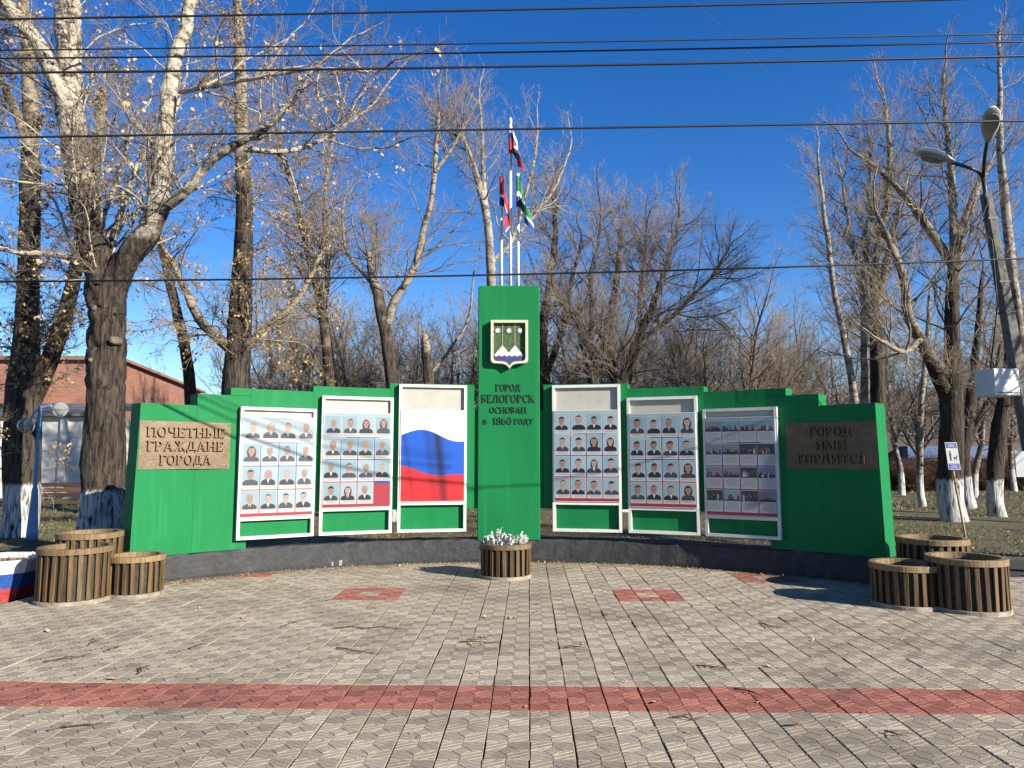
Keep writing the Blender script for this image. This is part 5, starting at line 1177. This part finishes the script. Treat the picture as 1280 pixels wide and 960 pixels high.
# ------------------------------------------------------------------ grass and litter
def blades(n, seed, xr, yr, hgt, keep, wd):
    rg = np.random.default_rng(seed); x = rg.uniform(*xr, n); y = rg.uniform(*yr, n); k = keep(x, y) & ((np.sin(x * 2.1 + np.sin(y * 1.3) * 2) + np.sin(y * 2.7 + x * .6) + rg.normal(0, .8, n)) > -1.2); x, y = x[k], y[k]; n = len(x)
    h = hgt * (.4 + rg.random(n)); a = rg.random(n) * 6.28; ln = rg.normal(0, .8, (n, 2)) * h[:, None]; w_ = wd * (.6 + .8 * rg.random(n))
    b = np.stack([x, y, np.full(n, -.05)], -1); t_ = np.stack([np.cos(a) * w_, np.sin(a) * w_, np.zeros(n)], -1)
    v = np.stack([b - t_, b + t_, b + np.concatenate([ln, h[:, None]], 1)], 1).reshape(-1, 3); return v, np.arange(n * 3).reshape(n, 3)
nopave = lambda x, y: ((np.hypot(x, y - CY) > RW + .5) & (np.abs(np.arctan2(x, y - CY)) < R(50))) | (x < -5.72) | (y > 12.0)
v1, f1 = blades(90000, 1, (-16, 18), (10.5, 22), .055, lambda x, y: nopave(x, y) & ((y > 12.0) | (x < -5.72) | (np.hypot(x, y - CY) > RW + .5)) & ~((x > 4.6) & (y < 12.05)), .006)
v2, f2 = blades(60000, 2, (-26, 34), (22, 43), .09, lambda x, y: y > 0, .015)
v3, f3 = blades(26000, 3, (-9, -5.72), (6.5, 10.6), .05, lambda x, y: x < -5.70 + .05 * np.sin(y * 9), .005)
me = fast_mesh('lawn_grass', np.concatenate([v1, v2, v3]), np.concatenate([f1, f2 + len(v1), f3 + len(v1) + len(v2)]), ['grass_blade'], smooth=False)
tag(link('lawn_grass', me), 'dry yellow-green autumn grass of the park lawn', 'grass', kind='stuff')

def leaf_mesh(seed):
    rg = random.Random(seed); m = MB(); n = 5; vs = []
    for k in range(n + 1):
        s_ = k / n; w_ = .30 * math.sin(math.pi * min(1, s_ * .95 + .05)) * (1 - .3 * s_); zc = .22 * s_ * s_
        vs += [(s_ - .5, -w_, zc + .16 * w_ * rg.uniform(.6, 2)), (s_ - .5, 0, zc), (s_ - .5, w_, zc + .3 * w_ * rg.uniform(.6, 2))]
    m.add(vs, [(k * 3 + q, k * 3 + q + 1, k * 3 + q + 4, k * 3 + q + 3) for k in range(n) for q in (0, 1)])
    return m.mesh('fallen_leaf', 'pale_leaf' if seed % 2 else 'dry_leaf')
lms = [leaf_mesh(s_) for s_ in range(4)]
rg = random.Random(31)
lp = [(442, 918), (378, 843), (305, 773), (500, 786), (591, 800), (592, 842), (595, 810), (607, 772), (604, 797), (545, 700), (470, 704), (388, 718), (670, 766), (765, 700), (846, 746), (962, 834), (995, 909), (880, 742), (590, 806), (672, 756), (640, 774), (340, 716), (410, 752), (500, 708), (528, 702), (1018, 801), (730, 806), (820, 880), (140, 850), (60, 790), (700, 745), (760, 770), (365, 735), (455, 775), (925, 812), (1130, 800)]
for k, (px, py) in enumerate(lp):
    q = G(px, py); o = link('fallen_leaf', lms[k % 4], None, (q[0], q[1], .004), rg.random() * 6.28); s_ = rg.uniform(.05, .095); o.scale = (s_, s_, s_ * rg.uniform(.8, 1.6))
    tag(o, 'small curled dry leaf lying on the paving', 'leaf', 'fallen leaves on the paving')
def twig_obj(px0, py0, px1, py1, seed):
    a, b = G(px0, py0), G(px1, py1); rg = random.Random(seed); a[2] = b[2] = .010; d = b - a; L = np.linalg.norm(d); pr = np.array([-d[1], d[0], 0]) / max(L, 1e-6)
    pts = [a + d * s_ + pr * rg.gauss(0, .05) * L * (0 < s_ < 1) + np.array([0, 0, .008 * math.sin(3.14 * s_)]) for s_ in (0, .2, .4, .6, .8, 1)]
    m = MB(); m.tube([tuple(p) for p in pts], [.006, .0055, .005, .0045, .003, .0018], 5)
    for k in (1, 2, 3, 4):
        if rg.random() < .7:
            sd = rg.choice((-1, 1)); e = pts[k] + d / L * .10 * rg.uniform(.4, 1) + pr * sd * .08 * rg.uniform(.4, 1); m.tube([tuple(pts[k]), tuple((pts[k] + e) / 2 + np.array([0, 0, .006])), tuple(e)], [.0035, .003, .0015], 4)
    o = m.build('fallen_twig', 'dead_twig', None, org=tuple(a)); tag(o, 'thin dry twig lying on the grey paving', 'twig', 'fallen twigs on the paving')
for k, q in enumerate([(55, 828, 108, 821), (60, 915, 130, 905), (352, 784, 384, 775), (418, 786, 512, 787), (420, 811, 472, 821), (110, 808, 122, 802), (172, 844, 178, 834), (130, 816, 150, 809), (238, 812, 248, 808), (918, 862, 955, 874), (870, 833, 910, 838), (840, 898, 872, 902), (575, 803, 626, 806), (948, 780, 975, 787), (1105, 916, 1128, 922), (208, 729, 262, 722), (206, 724, 232, 728), (222, 727, 250, 724), (700, 812, 725, 810)]): twig_obj(*q, k)
# drift of crumbled leaves along the plinth foot and over the paving
rgn = np.random.default_rng(5); n = 4200
ph = rgn.uniform(R(-48), R(48), n); r = RW - .02 - np.abs(rgn.normal(0, .10, n)); x = r * np.sin(ph); y = CY + r * np.cos(ph)
x2 = rgn.uniform(-5.5, 6, 500); y2 = rgn.uniform(3.4, 10.5, 500); k = np.hypot(x2, y2 - CY) < RW - .1; x = np.append(x, x2[k]); y = np.append(y, y2[k])
xl = rgn.uniform(-14, 16, 2600); yl = rgn.uniform(11.9, 26, 2600); k = np.hypot(xl, yl - CY) > RW + .6; nl = k.sum(); x = np.append(x, xl[k]); y = np.append(y, yl[k])
n = len(x); s_ = np.where(np.arange(n) < n - nl, rgn.uniform(.004, .019, n), rgn.uniform(.02, .05, n)); z = np.where(np.arange(n) < n - nl, .004, -.02) + rgn.random(n) * .006
O = np.stack([x, y, z], -1); a = unit(rgn.normal(0, 1, (n, 3)) * np.array([1, 1, .35])); b = unit(np.cross(a, rgn.normal(0, .25, (n, 3)) + np.array([0, 0, 1])))
v = np.stack([O, O + a * s_[:, None] + b * s_[:, None] * .5, O + 2 * a * s_[:, None], O + a * s_[:, None] - b * s_[:, None] * .5], 1).reshape(-1, 3); v[:, 2] = np.maximum(v[:, 2], np.where(np.repeat(np.arange(n) < n - nl, 4), .003, -.045))
tag(link('leaf_litter', fast_mesh('leaf_litter', v, np.arange(n * 4).reshape(n, 4), ['dry_leaf'], smooth=False)), 'crumbled dry leaves scattered over paving and lawn', 'leaves', kind='stuff')
